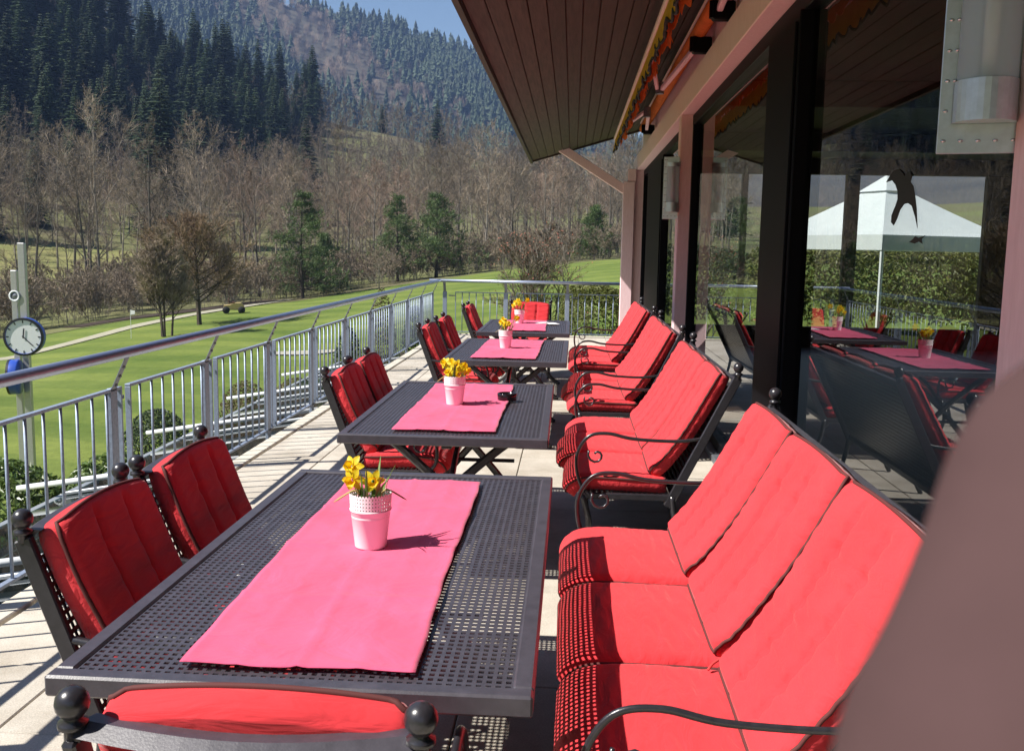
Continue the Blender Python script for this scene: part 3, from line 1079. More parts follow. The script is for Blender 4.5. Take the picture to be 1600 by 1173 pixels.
def pad(cl, width, T, nchan, n=56, m=36, seed=0, wr=0.0015, end_round=0.5, dome=0.012, top_dip=0.0, puck=1.0):
    """soft pad: cl is the centre line [(y, z)] of its rear face, thickness T towards the left of the line"""
    r = random.Random(seed)
    pts = [Vector((0, p[0], p[1])) for p in cl]
    line = catmull(pts, 8)
    seg = [0.0]
    for a, b_ in zip(line, line[1:]):
        seg.append(seg[-1] + (b_ - a).length)
    Ltot = seg[-1]
    def at(s):
        s = s * Ltot
        for i in range(len(seg) - 1):
            if s <= seg[i + 1] or i == len(seg) - 2:
                t = (s - seg[i]) / max(1e-6, seg[i + 1] - seg[i])
                p = line[i].lerp(line[i + 1], t)
                tn = (line[i + 1] - line[i]).normalized()
                return p, tn
    ph = [r.uniform(0, 6.28) for _ in range(8)]
    hw = width / 2
    front, back = [], []
    def edge(q, e):
        q = min(q, 1 - q)
        return min(1.0, q / e)
    for i in range(n + 1):
        s = i / n
        p, tn = at(s)
        nn = Vector((0, -tn.z, tn.y))
        es = edge(s, 0.07)
        fr, bk = [], []
        for j in range(m + 1):
            t = j / m
            et = edge(t, 0.07)
            # rounded outline corners
            cornx = 1.0
            if s < 0.10 or s > 0.90:
                q = (0.10 - s) / 0.10 if s < 0.10 else (s - 0.90) / 0.10
                cornx = 1.0 - 0.09 * (1 - math.sqrt(max(0.0, 1 - q * q * 0.98)))
            prof = (1 - (1 - es) ** 2.4) ** 0.5 * (0.28 if s < 0.5 else 0.14) + (0.72 if s < 0.5 else 0.86)
            profx = (1 - (1 - et) ** 2.4) ** 0.5 * 0.22 + 0.78
            th = T * prof * profx
            g = 0.0
            for k in range(1, nchan):
                g += math.exp(-((t - round(m * k / nchan) / m) / 0.020) ** 2)
            inner = min(1, es * 1.2) * min(1, et * 1.2)
            th -= g * 0.020 * min(1.0, max(0.0, (0.97 - s) / 0.08)) * min(1, s / 0.06)
            th += dome * math.sin(PI * s) ** 0.6 * math.sin(PI * t) ** 0.6
            u = (t - 0.5)
            w = math.sin(s * 46 + ph[0] + 2.0 * math.sin(t * 7 + ph[1])) * math.sin(t * 11 + ph[2] + s * 3)
            w += 0.6 * math.sin(s * 83 + ph[3] + 3 * math.sin(t * 5 + ph[4]))
            th += wr * w * inner
            if nchan > 1:
                for k in range(0, nchan + 1):
                    near = math.exp(-((t - k / nchan) / 0.075) ** 2)
                    th += puck * (0.0044 if 0 < k < nchan else 0.0016) * near * math.sin(s * 78 + 1.7 * k + 5 * math.sin(t * 3 + ph[6]) + ph[7]) * min(1, es * 1.5) * (1.15 - s)
                for k in range(1, nchan):
                    th -= puck * 0.013 * math.exp(-(((t - k / nchan) / 0.05) ** 2 + ((s - 0.74) / 0.03) ** 2))
                cornx *= 0.935 + 0.065 * smoothstep(0.05, 0.75, s)
            dip = -top_dip * (u * 2) ** 2 if s > 0.5 else 0
            x = u * width * cornx + 0.003 * math.sin(s * 9 + ph[5])
            base = p + tn * dip * max(0, (s - 0.5) * 2)
            fr.append(Vector((x, 0, 0)) + base + nn * th)
            bk.append(Vector((x, 0, 0)) + base + nn * (T * 0.06 * (1 - inner) + 0.0))
        front.append(fr)
        back.append(bk)
    b = MB()
    V = [p for row in front for p in row] + [p for row in back for p in row]
    N = (n + 1) * (m + 1)
    W = m + 1
    Fc = []
    for i in range(n):
        for j in range(m):
            a = i * W + j
            Fc.append((a, a + W, a + W + 1, a + 1))
            Fc.append((N + a, N + a + 1, N + a + W + 1, N + a + W))
    for i in range(n):
        a, c = i * W, i * W + m
        Fc.append((a, N + a, N + a + W, a + W))
        Fc.append((c, c + W, N + c + W, N + c))
    for j in range(m):
        a, c = j, n * W + j
        Fc.append((a, a + 1, N + a + 1, N + a))
        Fc.append((c, N + c, N + c + 1, c + 1))
    b.add(V, Fc)
    loop = [front[i][0] for i in range(n + 1)] + [front[n][j] for j in range(1, m + 1)] + [front[i][m] for i in range(n - 1, -1, -1)] + [front[0][j] for j in range(m - 1, 0, -1)]
    pip = MB()
    pip.tube(loop, 0.0056, 6, closed=True)
    seams = MB()
    for k in range(1, nchan):
        j = round(m * k / nchan)
        q = [front[i][j] + Vector((0, -0.0012, 0.0012)) for i in range(3, n - 5)]
        seams.tube(q, 0.0030, 5)
    return b, pip, seams

def cushion_meshes(width, bench, seed):
    (by0, bz0), (by1, bz1) = back_line(bench)
    f = 0.016
    out = []
    zs_ = 0.392
    sb, sp, _ = pad([(f, zs_ - 0.045), (f + 0.03, zs_ - 0.008), (f + 0.12, zs_ + 0.002), (by0 * 0.6, zs_ - 0.002), (by0 - 0.02, zs_ - 0.006)], width, 0.082, 1, seed=seed, wr=0.0014, dome=0.014)
    out.append(('seat_pad', sb.mesh('seat_pad', 'red_fabric', True), None))
    out.append(('piping', sp.mesh('piping', 'piping', True), 'seat_pad'))
    dy, dz = by1 - by0, bz1 - bz0
    o = 0.018
    up = -0.004 if bench else 0.030
    n = Vector((dy, dz)).normalized()
    k = 1.0 + up / math.hypot(dy, dz)
    bb, bp, bs = pad([(by0 - 0.075, zs_ + 0.058), (by0 + dy * 0.10 - 0.030, bz0 + dz * 0.24), (by0 + dy * 0.46 - 0.020, bz0 + dz * 0.52), (by0 + dy * k - o, bz0 + dz * k)], width, 0.078, 3, seed=seed + 50, wr=0.0026 if bench else 0.0010, dome=0.006 if bench else 0.002, top_dip=0.010 if bench else 0.020, puck=1.0 if bench else 0.35)
    out.append(('back_pad', bb.mesh('back_pad', 'red_fabric', True), None))
    out.append(('piping', bp.mesh('piping', 'piping', True), 'back_pad'))
    out.append(('seam', bs.mesh('seam', 'seam_thread', True), 'back_pad'))
    return out

BW = 1.80
bench_parts = seat_frame(BW, True)
long_parts = seat_frame(2.07, True)
chair_parts = seat_frame(0.52, False)
bench_cush = [cushion_meshes(0.566, True, s) for s in (1, 2, 3)]
long_cush = [cushion_meshes(0.640, True, s) for s in (1, 2, 3)]
chair_cush = [cushion_meshes(0.488, False, s) for s in (11, 12)]
NTH = ['nearest the camera', 'beside the table with the ashtray', 'third from the camera', 'farthest along the glazing']
NTHC = ['nearest bench', 'bench beside the ashtray table', 'third bench from the camera', 'farthest bench']
B_POS = [2.89, 5.70, 8.16, 10.68]
rc = random.Random(21)
for i, yb in enumerate(B_POS):
    assemble('garden_bench', long_parts if i == 0 else bench_parts, 'black metal three-seat bench %s' % NTH[i], 'bench', (0.03, yb, 0), -PI / 2, 'metal benches along the glazing')
    for k, (w, oy) in enumerate((('far-end', 0.585), ('middle', 0.0), ('near-end', -0.585))):
        fwd_ = 0.0
        oy *= 0.662 / 0.585 if i == 0 else 1.0
        if k == 1 and i in (1, 2):
            fwd_ = 0.05
        t = assemble('bench_cushion', (long_cush if i == 0 else bench_cush)[(k + i) % 3], 'red padded %s cushion on the %s' % (w, NTHC[i]), 'cushion',
                     (0.03 - fwd_ + rc.uniform(-.006, .006), yb + oy + (0.025 if i == 0 else 0) + rc.uniform(-.006, .006), 0.0), -PI / 2 + rc.uniform(-.012, .012), 'red bench cushions')
        if fwd_:
            for ch in t.children:
                if ch.name.startswith('back_pad'):
                    ch.location = (0, 0.045, 0)
        if i == 0 and k < 2:
            ty = [(-0.29, 0.47, 0.47), (-0.30, 0.42, 0.50), (-0.285, 0.37, 0.492), (-0.27, 0.34, 0.482)] if k == 1 else [(-0.292, 0.50, 0.56), (-0.30, 0.48, 0.47), (-0.30, 0.47, 0.36)]
            if k == 0:
                ty = [(-p[0], p[1], p[2]) for p in ty]
                ty = [(-0.345, 0.50, 0.60), (-0.355, 0.485, 0.50), (-0.357, 0.475, 0.34)]
            else:
                ty = [(0.335, 0.455, 0.495), (0.345, 0.42, 0.505), (0.37, 0.38, 0.494), (0.40, 0.36, 0.487)]
            MB().tube(catmull(ty, 5), 0.004, 6).build('tie', 'tie', t, True)

CH = [  # x of the front, y centre, rotation, chair label, cushion label
    (-0.695, 2.49, PI / 2, 'black metal armchair on the railing side of the nearest table, near end', 'shaded red cushion of the near chair, railing side of the nearest table'),
    (-0.695, 3.12, PI / 2, 'black metal armchair on the railing side of the nearest table, far end', 'shaded red cushion of the far chair, railing side of the nearest table'),
    (-0.70, 5.43, PI / 2, 'black metal armchair, near one of two on the railing side of the ashtray table', 'shaded red cushion of the near chair, railing side of the ashtray table'),
    (-0.70, 5.99, PI / 2, 'black metal armchair, far one of two on the railing side of the ashtray table', 'shaded red cushion of the far chair, railing side of the ashtray table'),
    (-0.70, 8.68, PI / 2, 'black metal armchair, near one of two on the railing side of the third table', 'shaded red cushion of the near chair, railing side of the third table'),
    (-0.68, 9.62, PI / 2, 'black metal armchair, far one of two on the railing side of the third table', 'shaded red cushion of the far chair, railing side of the third table'),
    (-0.66, 11.82, PI / 2, 'black metal armchair on the railing side of the farthest table', 'shaded red cushion of the chair on the railing side of the farthest table'),
]
for i, (x, y, rz, l1, l2) in enumerate(CH):
    assemble('garden_chair', chair_parts, l1, 'chair', (x, y, 0), rz, 'black metal armchairs')
    assemble('chair_cushion', chair_cush[i % 2], l2, 'cushion', (x, y, 0), rz + rc.uniform(-.012, .012), 'red chair cushions')
assemble('garden_chair', chair_parts, 'black metal armchair at the near head of the nearest table, seen from behind', 'chair', (-0.462, 1.95, 0), PI, 'black metal armchairs')
assemble('chair_cushion', chair_cush[0], 'red cushion of the armchair seen from behind at the picture bottom', 'cushion', (-0.462, 1.95, 0), PI, 'red chair cushions')
assemble('garden_chair', chair_parts, 'black metal armchair at the far head of the farthest table, facing the camera', 'chair', (-0.53, 12.02, 0), 0.0, 'black metal armchairs')
assemble('chair_cushion', chair_cush[1], 'sunlit red cushion of the armchair at the far head of the farthest table', 'cushion', (-0.53, 12.02, 0), 0.0, 'red chair cushions')

# --- table runners
def runner(label, tx, ty, a, x0, x1, y0, y1, seed):
    r = random.Random(seed)
    n, m = 120, 40
    ph = [r.uniform(0, 6.28) for _ in range(6)]
    V, Fc = [], []
    for i in range(n + 1):
        for j in range(m + 1):
            s, t = i / n, j / m
            x = x0 + (x1 - x0) * t + 0.004 * math.sin(s * 7 + ph[0]) + 0.0015 * math.sin(s * 40 + ph[1])
            y = y0 + (y1 - y0) * s + 0.003 * math.sin(t * 9 + ph[2])
            z = 0.0012 + 0.0022 * (1 + math.sin(s * 13 + 3 * math.sin(t * 4 + ph[3]) + ph[4])) * (0.5 + 0.5 * math.sin(t * 6 + ph[5]))
            for q in (0.25, 0.5, 0.75):
                z += 0.0042 * math.exp(-((s - q) / 0.008) ** 2)
            z += 0.0042 * math.exp(-((t - 0.5) / 0.022) ** 2) + 0.0022 * math.exp(-((t - 0.25 - 0.02 * math.sin(s * 5)) / 0.03) ** 2) + 0.0020 * math.exp(-((t - 0.76 + 0.02 * math.sin(s * 6)) / 0.03) ** 2)
            if min(t, 1 - t) < 0.05 or min(s, 1 - s) < 0.018:
                z += 0.0026
            V.append((x, y, z))
    W = m + 1
    for i in range(n):
        for j in range(m):
            Fc.append((i * W + j, i * W + j + 1, (i + 1) * W + j + 1, (i + 1) * W + j))
    b = MB()
    b.add(V, Fc)
    o = b.build('table_runner', 'pink_fabric', None, True, (tx, ty, TZ + 0.001), a)
    md = o.modifiers.new('thickness', 'SOLIDIFY')
    md.thickness = 0.0016
    md.offset = 1
    return tag(o, label, 'table runner', 'pink table runners')
R_L = ['pink cloth runner lying along the nearest table', 'pink cloth runner along the table with the ashtray', 'pink cloth runner along the third table from the camera', 'pink cloth runner along the farthest table']
R_X = [(-0.255, 0.235, -0.85, 0.78), (-0.255, 0.24, -0.80, 0.80), (-0.27, 0.25, -0.78, 0.80), (-0.27, 0.22, -0.72, 0.76)]
for i in range(4):
    runner(R_L[i], T_POS[i][0], T_POS[i][1], T_POS[i][2] + (0.012, 0, -0.01, 0.02)[i], *R_X[i], 60 + i)

# --- flower pots with daffodils
def pot_mesh():
    b = MB()
    n = 36
    R0, R1, Hh = 0.044, 0.0585, 0.112
    b.lathe([(0.0005, 0.003), (R0, 0.0), (R0 + 0.001, 0.003), (R1 - 0.0015, Hh - 0.006), (R1 + 0.001, Hh - 0.004), (R1 + 0.0015, Hh), (R1 - 0.002, Hh + 0.001), (R1 - 0.003, Hh - 0.02), (R0 - 0.002, 0.006)], n)
    return b.mesh('pot', 'white_ceramic', True)
def lace_mesh():
    b = MB()
    n, R1, z0, rows, dz = 42, 0.0585, 0.112, 4, 0.0105
    def place(u, v, w):
        rr = R1 + v * 0.05 + w
        a = u
        return (rr * math.cos(a), rr * math.sin(a), z0 + v)
    perforated(b, 0, 2 * PI, 0, rows * dz, n, rows, (0.34, 0.36), place, 0.0015)
    # scalloped top edge
    top = z0 + rows * dz
    V, Fc = [], []
    for k in range(n):
        for q in range(7):
            t = q / 6
            a = 2 * PI * (k + t) / n
            h = 0.006 * math.sin(PI * t)
            rr = R1 + rows * dz * 0.05
            V += [(rr * math.cos(a), rr * math.sin(a), top), (rr * math.cos(a), rr * math.sin(a), top + h)]
        o = k * 14
        for q in range(6):
            Fc.append((o + 2 * q, o + 2 * q + 2, o + 2 * q + 3, o + 2 * q + 1))
    b.add(V, Fc)
    return b.mesh('lace_rim', 'white_ceramic')
def flower_meshes():
    p = MB()
    for k in range(6):
        a = 2 * PI * k / 6 + 0.1
        ca, sa = math.cos(a), math.sin(a)
        rows = [(0.004, 0.004, 0.0), (0.012, 0.0095, 0.001), (0.021, 0.0085, -0.001), (0.028, 0.004, -0.004), (0.031, 0.0006, -0.006)]
        V = []
        for r_, w_, z_ in rows:
            for q in (-1, 0, 1):
                x, y = r_, q * w_
                V.append((x * ca - y * sa, x * sa + y * ca, z_ + (0.0 if q else -0.002)))
        Fc = []
        for i in range(4):
            for j in range(2):
                Fc.append((i * 3 + j, i * 3 + j + 1, i * 3 + j + 4, i * 3 + j + 3))
        p.add(V, Fc)
    t = MB()
    n = 18
    V, Fc = [], []
    prof = [(0.004, 0.0), (0.007, 0.004), (0.0078, 0.014), (0.0105, 0.021), (0.0135, 0.0235)]
    for i, (r_, z_) in enumerate(prof):
        for k in range(n):
            a = 2 * PI * k / n
            rr = r_ * (1 + (0.10 * math.cos(6 * a) if i >= 3 else 0))
            V.append((rr * math.cos(a), rr * math.sin(a), z_))
    for i in range(len(prof) - 1):
        for k in range(n):
            k2 = (k + 1) % n
            Fc.append((i * n + k, i * n + k2, (i + 1) * n + k2, (i + 1) * n + k))
    t.add(V, Fc)
    return p.mesh('flower', 'petal', True), t.mesh('trumpet', 'trumpet', True)
PM, LM = pot_mesh(), lace_mesh()
FM, TRM = flower_meshes()
def flower_pot(label, x, y, blooms, seed, rz=0.0, s=1.0):
    r = random.Random(seed)
    t = thing('flower_pot', label, 'flower pot', (x, y, TZ + 0.0065), rz, 'white daffodil pots on the tables')
    p = obj('pot', PM, t)
    obj('lace_rim', LM, p)
    MB().lathe([(0.0005, 0.121), (0.03, 0.12), (0.057, 0.116)], 20).build('soil', 'soil', t)
    for (bx, by, bz, dx, dy, dz) in blooms:
        end = Vector((bx, by, bz))
        root = Vector((bx * 0.35 + r.uniform(-.012, .012), by * 0.35 + r.uniform(-.012, .012), 0.116))
        d = Vector((dx, dy, dz)).normalized()
        neck = end - d * 0.02
        mid = root.lerp(neck, 0.55) + Vector((0, 0, 0.01))
        st_ = MB()
        st_.tube(catmull([root, mid, neck + Vector((0, 0, 0.006)), end], 5), 0.0028, 6)
        so = st_.build('stem', 'stem_green', t, True)
        f = obj('flower', FM, t, end)
        q = d.to_track_quat('Z', 'Y')
        f.rotation_mode = 'QUATERNION'
        f.rotation_quaternion = q
        f.scale = (1.12 * s,) * 3
        obj('trumpet', TRM, f)
    for k in range(15):
        a = r.uniform(0, 2 * PI)
        h = r.uniform(0.05, 0.13)
        out = r.uniform(0.02, 0.075)
        base = Vector((0.03 * math.cos(a), 0.03 * math.sin(a), 0.114))
        tip = Vector(((0.03 + out) * math.cos(a + .3), (0.03 + out) * math.sin(a + .3), 0.116 + h))
        mid = base.lerp(tip, 0.5) + Vector((0, 0, 0.02))
        pts = catmull([base, mid, tip], 4)
        lf = MB()
        side = Vector((-math.sin(a), math.cos(a), 0))
        V, Fc = [], []
        for i, q in enumerate(pts):
            w = 0.0052 * (1 - (i / (len(pts) - 1)) ** 2) + 0.0004
            V += [q - side * w, q + Vector((math.cos(a), math.sin(a), 0)) * 0.0015, q + side * w]
        for i in range(len(pts) - 1):
            for j in range(2):
                Fc.append((i * 3 + j, i * 3 + j + 1, i * 3 + j + 4, i * 3 + j + 3))
        lf.add(V, Fc)
        lf.build('leaf', 'dry_leaf' if k % 5 == 4 else 'stem_green', t, True)
    for k in range(2):
        a = PI + r.uniform(-.6, .6) if k == 0 else r.uniform(-.5, .5)
        base = Vector((0.05 * math.cos(a), 0.05 * math.sin(a), 0.150))
        MB().tube(catmull([base * 0.6 + Vector((0, 0, .06)), base + Vector((0, 0, 0.012)), Vector((0.105 * math.cos(a), 0.105 * math.sin(a), 0.128))], 5), [0.0035] * 10 + [0.001], 5, flat=0.3).build('leaf', 'dry_leaf', t, True)
    return t
flower_pot('white lace-rimmed pot with three daffodils on the nearest table', -0.560, 2.675,
           [(-0.052, 0.0, 0.232, -0.25, -0.9, 0.25), (-0.045, -0.03, 0.200, -0.1, -1, 0.0), (0.012, -0.025, 0.196, 0.15, -1, 0.1)], 1)
flower_pot('white pot crowded with yellow daffodils beside the black ashtray', -0.630, 5.255,
           [(-0.055, 0.0, 0.228, -0.4, -.8, 0.3), (0.01, -0.02, 0.220, 0.1, -1, 0.2), (0.062, 0.0, 0.190, 0.8, -.7, 0.1), (-0.03, -0.03, 0.182, -0.3, -1, 0.1), (0.022, -0.04, 0.176, 0.2, -1, -.1), (-0.02, 0.04, 0.22, -.2, -.4, .8), (0.04, 0.03, 0.205, .5, -.5, .5)], 2)
flower_pot('white pot of leaning yellow daffodils on the third table from the camera', -0.565, 8.37,
           [(-0.035, 0.0, 0.225, -0.4, -.8, 0.3), (0.0, -0.03, 0.205, 0.0, -1, 0.2), (0.095, 0.0, 0.262, 0.7, -.7, 0.2), (-0.02, 0.02, 0.24, -.2, -.5, .7), (0.02, 0.02, 0.21, .3, -.8, .3)], 3)
flower_pot('white pot of yellow daffodils on the farthest table', -0.600, 11.26,
           [(-0.07, 0.0, 0.205, -0.6, -.7, 0.3), (-0.02, 0.0, 0.262, 0.0, -1, 0.3), (0.09, 0.0, 0.27, 0.5, -.8, 0.2), (0.0, -0.03, 0.225, .1, -1, 0), (-0.05, .02, 0.24, -.4, -.6, .5)], 4)

# --- ashtray and papers
b = MB()
b.lathe([(0.001, 0.004), (0.045, 0.0), (0.054, 0.004), (0.056, 0.04), (0.051, 0.043), (0.046, 0.040), (0.043, 0.012), (0.001, 0.010)], 28)
ash = tag(b.build('ashtray', 'ashtray', None, True, (-0.355, 5.47, TZ + 0.0015)), 'round black ashtray on the second table beside the pink runner', 'ashtray')
b = MB()
for ox, oy, rz, w, l, z in ((0, 0, 0.55, 0.10, 0.26, 0.0), (0.09, -0.10, 0.35, 0.15, 0.13, 0.0015), (-0.05, 0.07, 0.75, 0.05, 0.20, 0.003)):
    R = Matrix.Rotation(rz, 3, 'Z')
    b.box((ox, oy, z + 0.0006), (l, w, 0.0011), 0, R)
tag(b.build('paper_napkin', 'paper', None, False, (-0.30, 11.34, TZ + 0.0075)), 'white folded paper napkin on the farthest table', 'napkin')

# ------------------------------------------------------------------ vegetation
def bare_tree_mesh(seed, h=16.0, r0=0.16, crown0=0.30, nl=13, spread=0.24, rise=0.75, stems=1, mats=('bark_grey', 'twig_brown'), tw=0.030, dens=1.0, split=False, lean=0.03):
    r = random.Random(seed)
    wood, twig = MB(), MB()
    def strip(bd, a, b_, w0, w1):
        d = b_ - a
        s_ = d.cross(Vector((r.uniform(-1, 1), r.uniform(-1, 1), r.uniform(-1, 1))))
        if s_.length < 1e-6:
            return
        s_.normalize()
        bd.add([a - s_ * w0, a + s_ * w0, b_ + s_ * w1, b_ - s_ * w1], [(0, 1, 2, 3)])
    def twigs(p, d, L, n):
        for _ in range(n):
            dd = (d + Vector((r.gauss(0, .55), r.gauss(0, .55), r.gauss(0.18, .45)))).normalized()
            q = p + dd * L * r.uniform(.6, 1.2)
            strip(twig, p, q, tw * .5, tw * .22)
            for _k in range(2):
                a = p.lerp(q, r.uniform(.35, .95))
                d2 = (dd + Vector((r.gauss(0, .6), r.gauss(0, .6), r.gauss(.15, .5)))).normalized()
                strip(twig, a, a + d2 * L * r.uniform(.35, .7), tw * .4, tw * .15)
    for s in range(stems):
        off = Vector((r.uniform(-.35, .35), r.uniform(-.35, .35), 0)) * (stems > 1)
        ld_ = Vector((r.gauss(0, lean), r.gauss(0, lean), 0)) + off * 0.12
        pts, p = [], Vector(off)
        ns = 9
        hh = h * (1.0 if s == 0 else r.uniform(.7, .98))
        for i in range(ns + 1):
            t = i / ns
            pts.append(p.copy())
            p = p + Vector((ld_.x * hh / ns + r.gauss(0, .018) * hh / ns * 2, ld_.y * hh / ns + r.gauss(0, .018) * hh / ns * 2, hh / ns))
        rs_ = [r0 / math.sqrt(stems) * (1 - 0.93 * (i / ns)) for i in range(ns + 1)]
        wood.tube(pts, rs_, 6, cap=False)
        n1 = int(nl / math.sqrt(stems))
        for k in range(n1):
            t = crown0 + (0.97 - crown0) * (k + r.uniform(0, .9)) / n1
            i = min(ns - 1, int(t * ns))
            base = pts[i].lerp(pts[i + 1], t * ns - i)
            az = k * 2.4 + r.uniform(-.5, .5)
            u = (t - crown0) / (1 - crown0)
            L1 = h * spread * (1.15 - 0.75 * u) * r.uniform(.75, 1.15) * (0.65 + 0.7 * math.sin(PI * min(1, u * 0.8 + 0.2)))
            el = rise * r.uniform(.7, 1.2) + u * 0.45
            d1 = Vector((math.cos(az) * math.cos(el), math.sin(az) * math.cos(el), math.sin(el)))
            lp = [base]
            dd = d1.copy()
            for q in range(4):
                dd = (dd + Vector((r.gauss(0, .12), r.gauss(0, .12), .07))).normalized()
                lp.append(lp[-1] + dd * L1 / 4)
            rb = max(0.02, rs_[i] * 0.42)
            wood.tube(lp, [rb * (1 - .8 * q / 4) for q in range(5)], 4, cap=False)
            for q in range(int(6 * dens)):
                tt = r.uniform(.25, 1)
                j = min(3, int(tt * 4))
                b2 = lp[j].lerp(lp[j + 1], tt * 4 - j)
                d2 = (dd + Vector((r.gauss(0, .6), r.gauss(0, .6), r.gauss(.15, .35)))).normalized()
                L2 = L1 * r.uniform(.25, .5)
                e2 = b2 + d2 * L2
                strip(wood, b2, e2, max(.012, rb * .3), tw * .45)
                for _ in range(4):
                    tp = b2.lerp(e2, r.uniform(.25, 1))
                    twigs(tp, d2, L2 * .55, 2)
                twigs(e2, d2, L2 * .55, 2)
    if split:
        return wood.mesh('trunk', mats[0]), twig.mesh('crown', mats[1])
    m = MB()
    m.add(wood.v, wood.f)
    m.cur = 1
    m.add(twig.v, twig.f)
    return m.mesh('bare_tree', list(mats))

def conifer_mesh(seed, h=24.0, R=3.4, whorls=26, mats=('bark_dark', 'needles'), base=0.06, per=9, droop=0.30):
    r = random.Random(seed)
    b = MB()
    b.tube([(0, 0, 0), (0, 0, h * .5), (0, 0, h * .98)], [h * .011, h * .007, 0.03], 5, cap=False)
    b.cur = 1
    for w in range(whorls):
        t = base + (1 - base) * (w / whorls)
        z = h * t
        rad_ = R * (1 - t ** 1.35) ** 0.9 * r.uniform(.72, 1.15) + 0.3
        n = max(5, int(per * (1 - .45 * t)))
        for k in range(n):
            a = 2 * PI * k / n + r.uniform(-.3, .3) + w * .7
            L = rad_ * r.uniform(.7, 1.18)
            ca, sa = math.cos(a), math.sin(a)
            wd = L * 0.27 + .14
            dz = -L * droop * r.uniform(.5, 1.3)
            def P(u, v, dz_):
                return (u * ca - v * sa, u * sa + v * ca, z + dz_)
            p0 = P(0, 0, .15 * L * .3)
            p1 = P(L * .5, wd, dz * .35 - .12)
            p2 = P(L, 0, dz + L * .06)
            p3 = P(L * .5, -wd, dz * .35 - .12)
            pm = P(L * .5, 0, dz * .25 + .10)
            b.add([p0, p1, p2, p3, pm], [(0, 1, 4), (1, 2, 4), (2, 3, 4), (3, 0, 4)])
            for q in range(4):
                u = L * r.uniform(.30, 1.0)
                v_ = r.choice((-1, 1)) * wd * r.uniform(.3, .9)
                s_ = .16 * L + .12
                c = P(u, v_, dz * u / L - .1)
                c2 = P(u + s_ * .9, v_ * 1.6, dz * u / L - .25 - .2 * s_)
                c3 = P(u - s_ * .3, v_ * 1.7, dz * u / L - .4 * s_)
                b.add([c, c2, c3], [(0, 1, 2)])
    return b.mesh('conifer', list(mats))

def pine_meshes(seed, h, R, mats=('bark_dark', 'needles_pine'), levels=13, gap=0.25):
    """park conifer with separate whorls of upswept sprays: trunk mesh, crown mesh"""
    r = random.Random(seed)
    wd, cr = MB(), MB()
    wd.tube([(0, 0, 0), (r.gauss(0, .1), r.gauss(0, .1), h * .5), (r.gauss(0, .15), r.gauss(0, .15), h * .97)], [h * .018, h * .011, .03], 8, cap=False)
    for w in range(levels):
        t = 0.10 + 0.88 * w / levels
        z = h * t
        n = r.randint(5, 8)
        for k in range(n):
            a = r.uniform(0, 2 * PI)
            L = R * (1 - t) ** .95 * r.uniform(.45, 1.25) + .22
            d = Vector((math.cos(a), math.sin(a), r.uniform(-.05, .4)))
            e = Vector((0, 0, z)) + d * L
            wd.tube([(0, 0, z), Vector((0, 0, z)) + d * L * .5 + Vector((0, 0, -.05 * L)), e], [.03 + .008 * L, .02, .008], 4, cap=False)
            nc = int(5 + L * 4)
            for q in range(nc):
                c = Vector((0, 0, z)).lerp(e, .25 + .75 * math.sqrt(r.random())) + Vector((r.gauss(0, .16 * L + .08), r.gauss(0, .16 * L + .08), r.gauss(.05, .10 * L + .05)))
                for _ in range(13):
                    dd = Vector((r.gauss(0, 1), r.gauss(0, 1), r.gauss(.35, .8))).normalized()
                    s_ = dd.cross(Vector((r.random(), r.random(), r.random()))).normalized()
                    o = c + Vector((r.gauss(0, .13), r.gauss(0, .13), r.gauss(0, .10)))
                    l_ = r.uniform(.16, .36)
                    cr.add([o - s_ * .035, o + s_ * .035, o + dd * l_], [(0, 1, 2)])
    return wd.mesh('trunk', mats[0], True), cr.mesh('crown', mats[1])

def leaf_shrub(name, label, loc, rx, ry, rz_, nleaf, ls, leaf, seed, cat='shrub', group=None, lump=0.22, box=0.0, stems=True):
    r = random.Random(seed)
    t = thing(name, label, cat, loc, 0, group)
    cr = MB()
    dirs = [Vector((r.gauss(0, 1), r.gauss(0, 1), r.gauss(0, 1))).normalized() for _ in range(14)]
    amp = [r.uniform(-1, 1) for _ in range(14)]
    for i in range(nleaf):
        d = Vector((r.gauss(0, 1), r.gauss(0, 1), r.gauss(0.1, 1))).normalized()
        if d.z < -0.55:
            d.z = -d.z
        f = 1 + lump * sum(a_ * max(0, d.dot(q)) ** 6 for a_, q in zip(amp, dirs))
        k = f * (1 - .34 * r.random() ** 2.2)
        p = Vector((d.x * rx, d.y * ry, d.z * rz_)) * k
        if box:
            m = max(abs(d.x), abs(d.y), abs(d.z) * 0.9)
            p = p.lerp(Vector((d.x / m * rx, d.y / m * ry, d.z / m * rz_)) * k, box)
        p.z += rz_
        if p.z < 0.02:
            continue
        nd = (d + Vector((r.gauss(0, .6), r.gauss(0, .6), r.gauss(.2, .6)))).normalized()
        u = nd.orthogonal().normalized()
        u = (Matrix.Rotation(r.uniform(0, 2 * PI), 3, nd) @ u)
        v_ = nd.cross(u)
        l_, w_ = ls * r.uniform(.7, 1.3), ls * .42 * r.uniform(.7, 1.2)
        cr.add([p - u * l_ * .5, p + v_ * w_ * .5 + nd * .1 * l_, p + u * l_ * .5, p - v_ * w_ * .5 + nd * .1 * l_], [(0, 1, 2, 3)])
    cr.build('crown', leaf, t)
    st_ = MB()
    for k in range(7):
        a = r.uniform(0, 6.28)
        st_.tube([(0.06 * math.cos(a), 0.06 * math.sin(a), -0.1), (rx * .3 * math.cos(a), ry * .3 * math.sin(a), rz_ * .7), (rx * .6 * math.cos(a), ry * .6 * math.sin(a), rz_ * 1.4)], [.03, .02, .008], 5, cap=False)
    st_.build('trunk', 'bark_dark', t)
    return t

